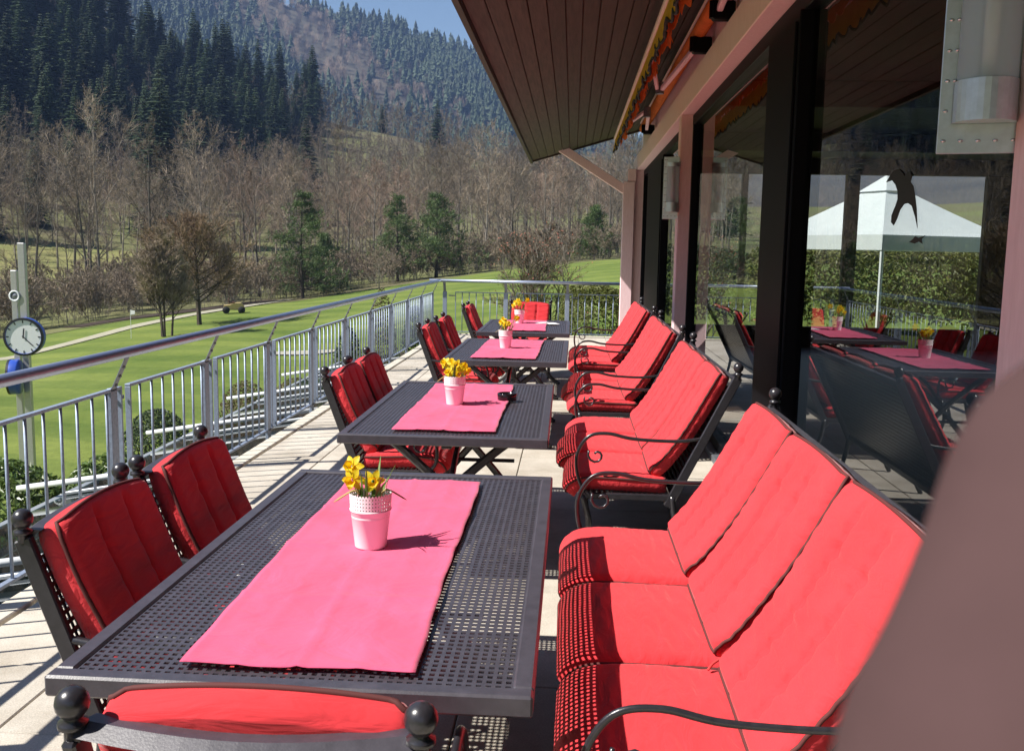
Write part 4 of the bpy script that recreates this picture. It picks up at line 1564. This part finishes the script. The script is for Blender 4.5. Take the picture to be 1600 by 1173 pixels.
def polar_xy(u, d):
    """bearing of an image column of the photograph to a ground position at distance d"""
    a = math.atan((u - 895) / 1513.0)
    return d * math.sin(a), d * math.cos(a)

def put(me, name, label, cat, x, y, s, rz, group, dz=-0.15):
    o = obj(name, me, None, (x, y, ground(x, y) + dz), rz)
    o.scale = (s, s, s)
    return tag(o, label, cat, group)

rv = random.Random(77)
# woodland templates
BT = [bare_tree_mesh(100 + i, h=15 + i % 3 * 2.0, r0=.15 + .03 * (i % 2), crown0=(.20, .32, .16, .26)[i % 4], nl=17, spread=(.22, .18, .27)[i % 3], tw=.024, dens=1.35, mats=(('bark_grey', 'twig_brown'), ('bark_grey', 'twig_pink'))[1 if i % 4 == 3 else 0]) for i in range(8)]
CT = [conifer_mesh(200 + i, h=24 + 3 * (i % 3), R=4.4 + .8 * (i % 3), whorls=38, per=12, droop=.20) for i in range(6)]

def bearing(x, y):
    return math.degrees(math.atan2(x, y))

# which kind grows where on the near hillside
def is_conifer(a, d):
    # upper slope on the lawn side is dark firs, thinning to bare wood towards the house
    lim = interp([(-60, 195), (-34, 205), (-27, 215), (-22, 236), (-18, 268), (-15.7, 320), (-14.0, 430)], a)
    return d > lim
spots = []
taken = {}
def free(x, y, rmin):
    gx, gy = int(x // 4), int(y // 4)
    for i in range(-2, 3):
        for j in range(-2, 3):
            for (px, py) in taken.get((gx + i, gy + j), ()):
                if (px - x) ** 2 + (py - y) ** 2 < rmin * rmin:
                    return False
    taken.setdefault((gx, gy), []).append((x, y))
    return True
tries = 0
while tries < 9000:
    tries += 1
    a = rv.uniform(-36, 9)
    de = interp(D_EDGE, a)
    d = math.sqrt(rv.uniform((de + 14) ** 2, 395 ** 2))
    # meadow left open on the lower slope
    x, y = d * math.sin(rad(a)), d * math.cos(rad(a))
    if a < -17.5 and 112 < d < 178 and rv.random() < .90:
        continue
    if a < -17.5 and d <= 116 and rv.random() < .60:
        continue
    con = is_conifer(a, d + rv.gauss(0, 14))
    if not con and rv.random() < .03 and d > 170:
        con = True
    if con and rv.random() < .14:
        con = False
    if free(x, y, 5.8 if con else (4.6 if d < 200 else 5.0)):
        spots.append((d, a, x, y, con))
spots.sort()
GB, GC = 'bare trees of the hillside wood', 'dark firs on the hillside'
nb = nc = 0
rest = []
for d, a, x, y, con in spots:
    if con:
        if nc < 290:
            nc += 1
            put(CT[rv.randrange(6)], 'fir_tree', 'dark green fir in the dense stand on the hillside', 'tree', x, y, rv.uniform(.45, 1.08), rv.uniform(0, 6.28), GC)
            continue
    else:
        if nb < 290:
            nb += 1
            put(BT[rv.randrange(8)], 'bare_tree', 'leafless brown tree in the wood on the slope', 'tree', x, y, rv.uniform(.64, 1.06), rv.uniform(0, 6.28), GB)
            continue
    rest.append((d, a, x, y, con))

def merged(name, items, templates, matn, kind='stuff'):
    """many copies of templates written into one mesh: items = (x, y, z, scale, turn, template index)"""
    VV, FF, MI, off = [], [], [], 0
    cache = []
    for me in templates:
        n = len(me.vertices)
        co = np.empty(n * 3); me.vertices.foreach_get('co', co)
        me.calc_loop_triangles()
        tr = np.empty(len(me.loop_triangles) * 3, dtype=np.int64); me.loop_triangles.foreach_get('vertices', tr)
        mi = np.empty(len(me.loop_triangles), dtype=np.int64); me.loop_triangles.foreach_get('material_index', mi)
        cache.append((co.reshape(-1, 3), tr.reshape(-1, 3), mi))
    for x, y, z, s, rz, k in items:
        co, tr, mi = cache[k]
        c, sn = math.cos(rz), math.sin(rz)
        R = np.array([[c, sn, 0], [-sn, c, 0], [0, 0, 1.0]])
        VV.append(co @ R * s + np.array([x, y, z]))
        FF.append(tr + off)
        MI.append(mi)
        off += len(co)
    V = np.concatenate(VV); Fc = np.concatenate(FF); mi = np.concatenate(MI)
    me = bpy.data.meshes.new(name)
    me.vertices.add(len(V)); me.vertices.foreach_set('co', V.ravel())
    me.loops.add(len(Fc) * 3); me.loops.foreach_set('vertex_index', Fc.ravel())
    me.polygons.add(len(Fc))
    me.polygons.foreach_set('loop_start', np.arange(0, len(Fc) * 3, 3))
    me.polygons.foreach_set('material_index', mi)
    for m in matn:
        me.materials.append(MATS[m])
    me.update(calc_edges=True)
    return tag(obj(name, me), kind=kind)

# lighter templates for the trees that read as one mass
def far_conifer(seed, h=25):
    r = random.Random(seed)
    b = MB()
    n = 9
    tiers = 13
    for w in range(tiers):
        z0 = h * (0.04 + .93 * w / tiers)
        z1 = min(h, z0 + h * .17)
        R = (h * .19) * (1 - (w / tiers) ** 1.4) ** .9 + .25
        V = [(0, 0, z1)]
        for k in range(n):
            a = 2 * PI * (k + .5 * (w % 2)) / n + r.uniform(-.25, .25)
            q = R * r.uniform(.45, 1.3)
            V.append((q * math.cos(a), q * math.sin(a), z0 + r.uniform(-.03, .02) * h))
        for k in range(n):
            b.add([V[0], V[1 + k], V[1 + (k + 1) % n]], [(0, 1, 2)])
    return b.mesh('far_conifer', ['needles_far', 'twig_far'])
def far_bare(seed, h=15):
    r = random.Random(seed)
    b = MB()
    b.cur = 1
    for k in range(90):
        a, el = r.uniform(0, 6.28), r.uniform(.1, 1.5)
        rr = (r.random() ** .4)
        p = Vector((math.cos(a) * math.cos(el) * h * .26 * rr, math.sin(a) * math.cos(el) * h * .26 * rr, h * .38 + h * .55 * rr * math.sin(el)))
        d = Vector((p.x * .4 + r.gauss(0, .5), p.y * .4 + r.gauss(0, .5), h * .16)).normalized()
        s_ = d.orthogonal().normalized() * r.uniform(.10, .22)
        L = r.uniform(.12, .24) * h
        b.add([p - s_, p + s_, p + d * L], [(0, 1, 2)])
    b.add([(-.2, 0, 0), (.2, 0, 0), (0, 0, h * .7)], [(0, 1, 2)])
    b.add([(0, -.2, 0), (0, .2, 0), (0, 0, h * .7)], [(0, 1, 2)])
    return b.mesh('far_bare', ['needles_far', 'twig_far'])
MT = [conifer_mesh(220 + i, h=25, R=4.8, whorls=20, per=9, droop=.22) for i in range(3)] + [bare_tree_mesh(240 + i, h=15, r0=.14, nl=9, dens=.6, tw=.06) for i in range(2)]
FT = [far_conifer(i) for i in range(4)] + [far_bare(20 + i) for i in range(4)]
items = []
for d, a, x, y, con in rest:
    items.append((x, y, ground(x, y) - .3, rv.uniform(.7, 1.05), rv.uniform(0, 6.28), 0 + rv.randrange(3) if con else 3 + rv.randrange(2)))
if items:
    ci = [q for q in items if q[5] < 3]
    bi = [q for q in items if q[5] >= 3]
    if ci:
        merged('fir_woodland', ci, MT, ('bark_dark', 'needles'))
    if bi:
        merged('bare_woodland', bi, MT, ('bark_grey', 'twig_brown'))
items = []
k = 0
while k < 6200:
    k += 1
    a = rv.uniform(-29, 6)
    d = math.sqrt(rv.uniform(610 ** 2, 1420 ** 2))
    x, y = d * math.sin(rad(a)), d * math.cos(rad(a))
    patch = math.sin(x * .018 + 2 * math.sin(y * .006)) + math.cos(y * .013 + x * .007) + rv.gauss(0, .7)
    con = patch < .5
    items.append((x, y, ground(x, y) - .5, rv.uniform(.75, 1.25), rv.uniform(0, 6.28), rv.randrange(4) if con else 4 + rv.randrange(4)))
merged('mountain_forest', items, FT, ('needles_far', 'twig_far'))

# undergrowth along the foot of the slope
ug = []
UT = [bare_tree_mesh(300 + i, h=3.2, r0=.03, crown0=.08, nl=8, spread=.42, rise=.8, stems=3, tw=.035, dens=.6) for i in range(3)]
for k in range(620):
    a = rv.uniform(-36, 4)
    de = interp(D_EDGE, a)
    d = de + 4 + abs(rv.gauss(0, 24))
    if a < -17.5 and 122 < d < 174:
        continue
    x, y = d * math.sin(rad(a)), d * math.cos(rad(a))
    ug.append((x, y, ground(x, y) - .1, rv.uniform(.6, 1.35), rv.uniform(0, 6.28), rv.randrange(3)))
merged('undergrowth', ug, UT, ('bark_grey', 'twig_brown'))

# --- single trees on the golf course
def feature(name, label, x, y, trunk, crown, s=1.0, rz=0.0, group=None):
    t = thing(name, label, 'tree', (x, y, ground(x, y) - .08), rz, group)
    t.scale = (s, s, s)
    obj('trunk', trunk, t)
    obj('crown', crown, t)
    return t
x, y = polar_xy(245, 61)
feature('bare_tree', 'slender many-stemmed bare tree standing on the green', x, y, *bare_tree_mesh(401, h=6.3, r0=.16, crown0=.20, nl=36, spread=.26, rise=.85, stems=4, tw=.022, dens=2.0, split=True, mats=('bark_dark', 'twig_brown')))
x, y = polar_xy(302, 68)
feature('bare_tree', 'round bare tree with orange-brown twigs and one dark trunk', x, y, *bare_tree_mesh(402, h=6.9, r0=.18, crown0=.20, nl=46, spread=.36, rise=.50, tw=.026, dens=2.4, lean=.005, split=True, mats=('bark_dark', 'twig_orange')))
for u, d, h, R, sd, lb in ((470, 92, 10.3, 4.0, 501, 'loose green pine with uneven crown on the fairway'), (622, 104, 9.6, 3.5, 502, 'slim green pine, first of the dark pair by the wood'),
                           (682, 104, 9.4, 4.8, 503, 'broad dark green pine, second of the pair by the wood'), (505, 99, 6.2, 2.3, 504, 'short bushy green pine behind the uneven one'),
                           (928, 112, 6.5, 2.4, 505, 'small green pine beside the pink clubhouse corner')):
    x, y = polar_xy(u, d)
    feature('pine_tree', lb, x, y, *pine_meshes(sd, h, R), group='pines on the golf course')
x, y = polar_xy(592, 92)
feature('bare_tree', 'tiny bare tree in front of the dark pines', x, y, *bare_tree_mesh(403, h=3.6, r0=.06, crown0=.3, nl=14, spread=.3, rise=.7, tw=.016, split=True))
x, y = polar_xy(800, 118)
feature('bare_tree', 'pale grey bare tree with white limbs above the reddish shrub', x, y, *bare_tree_mesh(404, h=11.5, r0=.22, crown0=.25, nl=14, spread=.30, rise=.7, tw=.022, split=True))
x, y = polar_xy(952, 122)
feature('bare_tree', 'tall bare tree close to the pink clubhouse post', x, y, *bare_tree_mesh(405, h=11.0, r0=.20, crown0=.28, nl=13, spread=.22, rise=.8, tw=.022, split=True))

# ornamental shrub with reddish buds beyond the far railing
x, y = -0.78, 27.0
t = thing('budding_shrub', 'bare fan-shaped shrub with reddish buds beyond the far railing', 'shrub', (x, y, ground(x, y) - .05))
tr_, cr_ = bare_tree_mesh(410, h=4.6, r0=.08, crown0=.18, nl=20, spread=.27, rise=.95, stems=7, tw=.013, dens=1.2, split=True, mats=('bark_grey', 'twig_brown'), lean=.10)
obj('trunk', tr_, t)
obj('crown', cr_, t)
bd = MB()
rb_ = random.Random(8)
for v_ in rb_.sample(cr_.vertices[:], min(900, len(cr_.vertices))):
    c = v_.co
    if c.z > 1.8:
        d = Vector((rb_.gauss(0, 1), rb_.gauss(0, 1), rb_.gauss(0, 1))).normalized() * .035
        e = d.orthogonal().normalized() * .022
        bd.add([c - e, c + e, c + d], [(0, 1, 2)])
bd.build('buds', 'bud_red', t)

# clipped bushes and hedges close to the house
GS = 'clipped bushes below the railing'
leaf_shrub('round_bush', 'large round clipped dark bush below the railing', (-7.95, 18.0, -3.6), 0.72, 0.72, 1.0, 5200, .075, 'leaf_dark', 1, 'bush', GS, .06)
leaf_shrub('round_bush', 'lower dark bush in front of the large round one', (-6.95, 14.6, -3.6), 0.62, 0.62, 0.78, 3600, .07, 'leaf_dark', 2, 'bush', GS, .10)
leaf_shrub('round_bush', 'brownish rounded bush behind the railing near the middle chairs', (-6.95, 20.2, -3.5), 0.62, 0.6, 1.08, 3000, .08, 'leaf_brown', 3, 'bush', GS, .12)
leaf_shrub('round_bush', 'low brownish bush farther along behind the railing', (-6.2, 21.2, -3.5), 0.60, 0.6, 1.06, 3000, .08, 'leaf_brown', 4, 'bush', GS, .12)
leaf_shrub('laurel_bush', 'glossy green laurel bush at the foot of the clock posts', (-6.35, 10.3, -3.6), 1.15, 0.8, 1.46, 5200, .11, 'leaf_laurel', 5, 'bush', None, .16)
leaf_shrub('laurel_bush', 'second glossy laurel bush by the glass roof edge', (-5.35, 10.6, -3.6), 0.72, 0.7, 1.42, 3400, .11, 'leaf_laurel', 6, 'bush', None, .16)
for i, (x, y, h) in enumerate(((-4.6, 19.6, 1.5), (-3.9, 19.9, 1.75), (-3.3, 20.4, 1.7))):
    leaf_shrub('tall_shrub', ('dark upright shrub behind the corner of the railing, first of three', 'dark upright shrub behind the corner of the railing, middle of three', 'dark upright shrub behind the corner of the railing, last of three')[i], (x, y, -3.0), .36, .36, h, 2200, .08, 'leaf_brown' if i % 2 else 'leaf_dark', 30 + i, 'shrub', 'upright shrubs behind the railing corner', .2)
leaf_shrub('garden_hedge', 'yellow-green garden hedge beyond the far railing beside the clubhouse', (0.55, 20.6, -1.6), 0.78, 0.55, 1.22, 6500, .085, 'leaf_gold', 7, 'hedge', None, .14, .6)
leaf_shrub('garden_hedge', 'sunlit yellow-green hedge behind the white tent', (8.6, 28.2, -0.8), 3.6, 1.0, 1.25, 12000, .17, 'leaf_gold', 8, 'hedge', None, .2, .5)
leaf_shrub('garden_hedge', 'darker hedge to the side of the white tent', (4.6, 28.6, -0.8), 2.2, 1.0, 1.2, 8000, .14, 'leaf_dark', 9, 'hedge', None, .2, .4)

# ------------------------------------------------------------------ golf course
# gravel path
def path_strip(name, pts, w):
    P = catmull([Vector((px, py, 0)) for px, py in pts], 10)
    b = MB()
    V, Fc = [], []
    for i, p in enumerate(P):
        t_ = (P[min(i + 1, len(P) - 1)] - P[max(i - 1, 0)]).normalized()
        n_ = Vector((-t_.y, t_.x, 0))
        for q in (-1, -.33, .33, 1):
            c = p + n_ * q * w / 2
            V.append((c.x, c.y, ground(c.x, c.y) + .05))
    for i in range(len(P) - 1):
        for j in range(3):
            Fc.append((i * 4 + j, i * 4 + j + 1, (i + 1) * 4 + j + 1, (i + 1) * 4 + j))
    b.add(V, Fc)
    return tag(b.build(name, 'path_gravel', None, True), kind='structure')
path_strip('path', [polar_xy(-120, 58), polar_xy(0, 61), polar_xy(110, 66), polar_xy(200, 72), polar_xy(300, 79), polar_xy(390, 86), polar_xy(450, 93)], 1.5)
bank_ = path_strip('stream_bank', [polar_xy(90, 79), polar_xy(160, 80.5), polar_xy(240, 82), polar_xy(330, 86), polar_xy(430, 93)], 3.2)
bank_.data.materials[0] = MATS['soil']
x, y = polar_xy(470, 47)
bk = MB()
n = 28
ring = [(1.9 * math.cos(2 * PI * k / n) * (1 + .12 * math.sin(3 * 2 * PI * k / n)), .8 * math.sin(2 * PI * k / n)) for k in range(n)]
vv = []
for sc_, dz in ((1.0, .06), (.6, .05)):
    vv += [(px * sc_ + x, py * sc_ + y, ground(px * sc_ + x, py * sc_ + y) + dz) for px, py in ring]
vv.append((x, y, ground(x, y) + .05))
bk.add(vv, [(k, (k + 1) % n, n + (k + 1) % n, n + k) for k in range(n)] + [(n + k, n + (k + 1) % n, 2 * n) for k in range(n)])
tag(bk.build('sand_bunker', 'path_gravel', None, True), kind='structure')

x, y = polar_xy(189, 62)
fl = thing('golf_flag', 'small white golf flag on a thin pole on the green', 'flag', (x, y, ground(x, y)))
MB().tube([(0, 0, 0), (0, 0, 1.72)], .014, 6).build('pole', 'white_metal', fl)
fb = MB()
fb.add([(0.02, 0, 1.70), (.27, .04, 1.66), (.25, .02, 1.46), (0.02, 0, 1.42)], [(0, 1, 2, 3)])
fo = fb.build('cloth', 'paper', fl)
sm = fo.modifiers.new('thickness', 'SOLIDIFY'); sm.thickness = .01

x, y = polar_xy(358, 77)
ct = thing('utility_cart', 'small yellowish utility cart parked by the path', 'cart', (x, y, ground(x, y)), rad(20))
q = MB(); q.prism([(-.75, .32), (-.70, .62), (-.2, .66), (.05, .80), (.55, .82), (.78, .60), (.82, .36)], -.42, .42, 'y'); q.build('body', 'cart_yellow', ct)
q = MB(); q.box((.1, 0, .36), (1.5, .7, .16), .03); q.build('chassis', 'cart_brown', ct)
q = MB(); q.box((-.12, 0, .84), (.42, .6, .12), .03); q.box((-.34, 0, 1.0), (.10, .6, .34), .03); q.build('seat', 'cart_brown', ct)
wm = MB().lathe([(.02, -.08), (.24, -.08), (.27, -.04), (.27, .04), (.24, .08), (.02, .08)], 16, R=Matrix.Rotation(PI / 2, 3, 'X')).mesh('wheel', 'tyre', True)
for wx in (-.55, .58):
    for wy in (-.42, .42):
        obj('wheel', wm, ct, (wx, wy, .27))

# clock on tall posts
ck = thing('post_clock', 'round blue-rimmed clock on two tall aluminium posts beyond the railing', 'clock', (-11.63, 20.0, -3.65))
MB().box((-0.02, 0, 2.6), (0.15, 0.10, 5.2), .01).build('post', 'aluminium', ck)
MB().box((-0.24, 0.05, 2.31), (0.13, 0.10, 4.62), .01).build('post', 'aluminium', ck)
Rx = Matrix.Rotation(rad(90), 3, 'X')
def clock_disc(cx, cy_, cz, rz_, r_):
    Rm = Matrix.Rotation(rz_, 3, 'Z') @ Rx
    q = MB(); q.lathe([(.001, -.12), (r_, -.12), (r_ + .012, -.08), (r_ + .012, .07), (r_, .10), (r_ - .03, .105), (r_ - .035, .085), (.001, .085)], 36, (cx, cy_, cz), Rm)
    case = q.build('clock_case', 'clock_blue', ck, True)
    q = MB(); q.lathe([(.001, .088), (r_ - .036, .088)], 36, (cx, cy_, cz), Rm)
    face = q.build('dial', 'clock_face', case)
    q = MB(); q.lathe([(r_ - .03, .108), (r_ + .014, .104), (r_ + .016, .06)], 36, (cx, cy_, cz), Rm); q.build('bezel', 'clock_mark', case)
    q = MB()
    for k in range(12):
        a = 2 * PI * k / 12
        rr = r_ * .82
        Rk = Rm @ Matrix.Rotation(-a, 3, 'Z')
        c = Vector((cx, cy_, cz)) + Rk @ Vector((0, rr, .092))
        q.box(c, (.022, .055, .004), 0, Rk)
    q.build('hour_mark', 'clock_mark', case)['kind'] = 'stuff'
    for ang_, L_, w_ in ((rad(12.2 / 12 * 360 + 0), .21, .026), (rad(22.5 * 6), .30, .020)):
        Rk = Rm @ Matrix.Rotation(-ang_, 3, 'Z')
        q = MB()
        q.box(Vector((cx, cy_, cz)) + Rk @ Vector((0, L_ / 2 - .03, .098)), (w_, L_, .004), 0, Rk)
        q.build('hand', 'clock_mark', case)
clock_disc(0.05, -0.16, 3.23, rad(11), .39)
clock_disc(-0.22, -0.16, 2.36, rad(-72), .36)
q = MB(); q.lathe([(.085, -.012), (.12, -.012), (.12, .012), (.085, .012), (.085, -.012)], 24, (-.19, -.07, 4.08), Rx); q.build('ring_sign', 'white_metal', ck, True)
q = MB(); q.lathe([(.001, .0), (.085, .0), (.085, -.01), (.001, -.01)], 24, (-.19, -.07, 4.08), Rx); q.build('ring_sign_disc', 'galvanised_dull', ck, True)

# white tent in the garden behind the house
tn = thing('garden_tent', 'white pointed garden tent seen through the clubhouse windows', 'tent', (7.0, 22.6, -0.72), rad(27.5))
hw_ = 1.85
cv = MB()
N_ = 10
z0, z1 = 2.74, 3.76
for k in range(4):
    Rk = Matrix.Rotation(k * PI / 2, 3, 'Z')
    V, Fc = [], []
    for i in range(N_ + 1):
        t_ = i / N_
        hw2 = hw_ * (1 - t_) + .30 * t_
        zz = z0 + (z1 - z0) * (t_ ** 1.12)
        V += [Rk @ Vector((-hw2, -hw2, zz)), Rk @ Vector((0, -hw2 * .98, zz - .02 * math.sin(PI * t_))), Rk @ Vector((hw2, -hw2, zz))]
    for i in range(N_):
        for j in range(2):
            Fc.append((i * 3 + j, i * 3 + j + 1, i * 3 + j + 4, i * 3 + j + 3))
    cv.add(V, Fc)
    cv.add([Rk @ Vector(p) for p in ((-hw_, -hw_, z0), (hw_, -hw_, z0), (hw_, -hw_, z0 - .31), (-hw_, -hw_, z0 - .31))], [(0, 3, 2, 1)])
    cv.add([Rk @ Vector(p) for p in ((-.42, -.42, z1 - .02), (.42, -.42, z1 - .02), (0, 0, z1 + .36))], [(0, 1, 2)])
co_ = cv.build('canopy', 'white_tent', tn)
sm = co_.modifiers.new('thickness', 'SOLIDIFY'); sm.thickness = .004
MB().ball((0, 0, z1 + .38), .035, 10).build('finial', 'white_metal', tn)
pm_ = MB().box((0, 0, 1.36), (.05, .05, 2.72), .006).mesh('pole', 'white_metal')
for sx in (-1, 1):
    for sy in (-1, 1):
        obj('pole', pm_, tn, (sx * (hw_ - .05), sy * (hw_ - .05), 0))

# ------------------------------------------------------------------ the photographer's hand, its thumb in front of the lens
def cp(u, v, d=0.12):
    return CAM + rgt * ((u - 800) / F_PX * d) - upv * ((v - 586.5) / F_PX * d) + fwd * d
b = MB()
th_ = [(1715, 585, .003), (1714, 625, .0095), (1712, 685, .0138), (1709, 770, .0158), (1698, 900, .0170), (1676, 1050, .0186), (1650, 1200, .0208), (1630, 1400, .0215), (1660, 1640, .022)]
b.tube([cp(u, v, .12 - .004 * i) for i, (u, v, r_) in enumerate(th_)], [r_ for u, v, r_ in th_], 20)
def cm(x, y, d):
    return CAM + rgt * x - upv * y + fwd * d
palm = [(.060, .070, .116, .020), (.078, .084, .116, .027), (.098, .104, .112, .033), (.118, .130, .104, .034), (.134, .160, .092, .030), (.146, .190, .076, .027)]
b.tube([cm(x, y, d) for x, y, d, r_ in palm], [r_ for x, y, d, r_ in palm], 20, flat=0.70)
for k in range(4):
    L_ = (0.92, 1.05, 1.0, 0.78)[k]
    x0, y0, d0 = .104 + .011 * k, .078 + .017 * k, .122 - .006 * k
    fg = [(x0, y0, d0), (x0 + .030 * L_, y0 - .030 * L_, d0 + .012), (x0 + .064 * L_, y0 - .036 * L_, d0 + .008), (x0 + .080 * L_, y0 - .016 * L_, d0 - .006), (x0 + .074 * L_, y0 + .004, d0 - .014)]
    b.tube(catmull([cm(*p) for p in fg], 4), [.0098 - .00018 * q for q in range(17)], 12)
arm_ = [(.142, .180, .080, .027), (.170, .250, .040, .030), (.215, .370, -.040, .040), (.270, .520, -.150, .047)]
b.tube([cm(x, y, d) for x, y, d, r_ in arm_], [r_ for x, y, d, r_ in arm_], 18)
hd = b.build('hand', 'skin_shade_tone', None, True)
rm_ = hd.modifiers.new('skin_shade_tone', 'REMESH')
rm_.mode = 'VOXEL'
rm_.voxel_size = 0.0022
rm_.use_smooth_shade = True
sm_ = hd.modifiers.new('soft', 'SMOOTH')
sm_.iterations = 6
tag(hd, 'out-of-focus thumb of a hand, coloured dark to look shaded, covering the lower corner of the view', 'hand')

# ------------------------------------------------------------------ air
hm = bpy.data.materials.new('haze_air')
hm.use_nodes = True
ht = hm.node_tree
for n in list(ht.nodes):
    ht.nodes.remove(n)
ho = ht.nodes.new('ShaderNodeOutputMaterial')
hv = ht.nodes.new('ShaderNodeVolumePrincipled')
hv.inputs['Color'].default_value = (0.36, 0.55, 1.0, 1)
hv.inputs['Density'].default_value = 0.00018
hv.inputs['Anisotropy'].default_value = 0.0
ht.links.new(hv.outputs[0], ho.inputs['Volume'])
MATS['haze_air'] = hm
tag(MB().box((0, 0, 184), (4600, 4600, 384)).build('haze', 'haze_air'), kind='stuff')
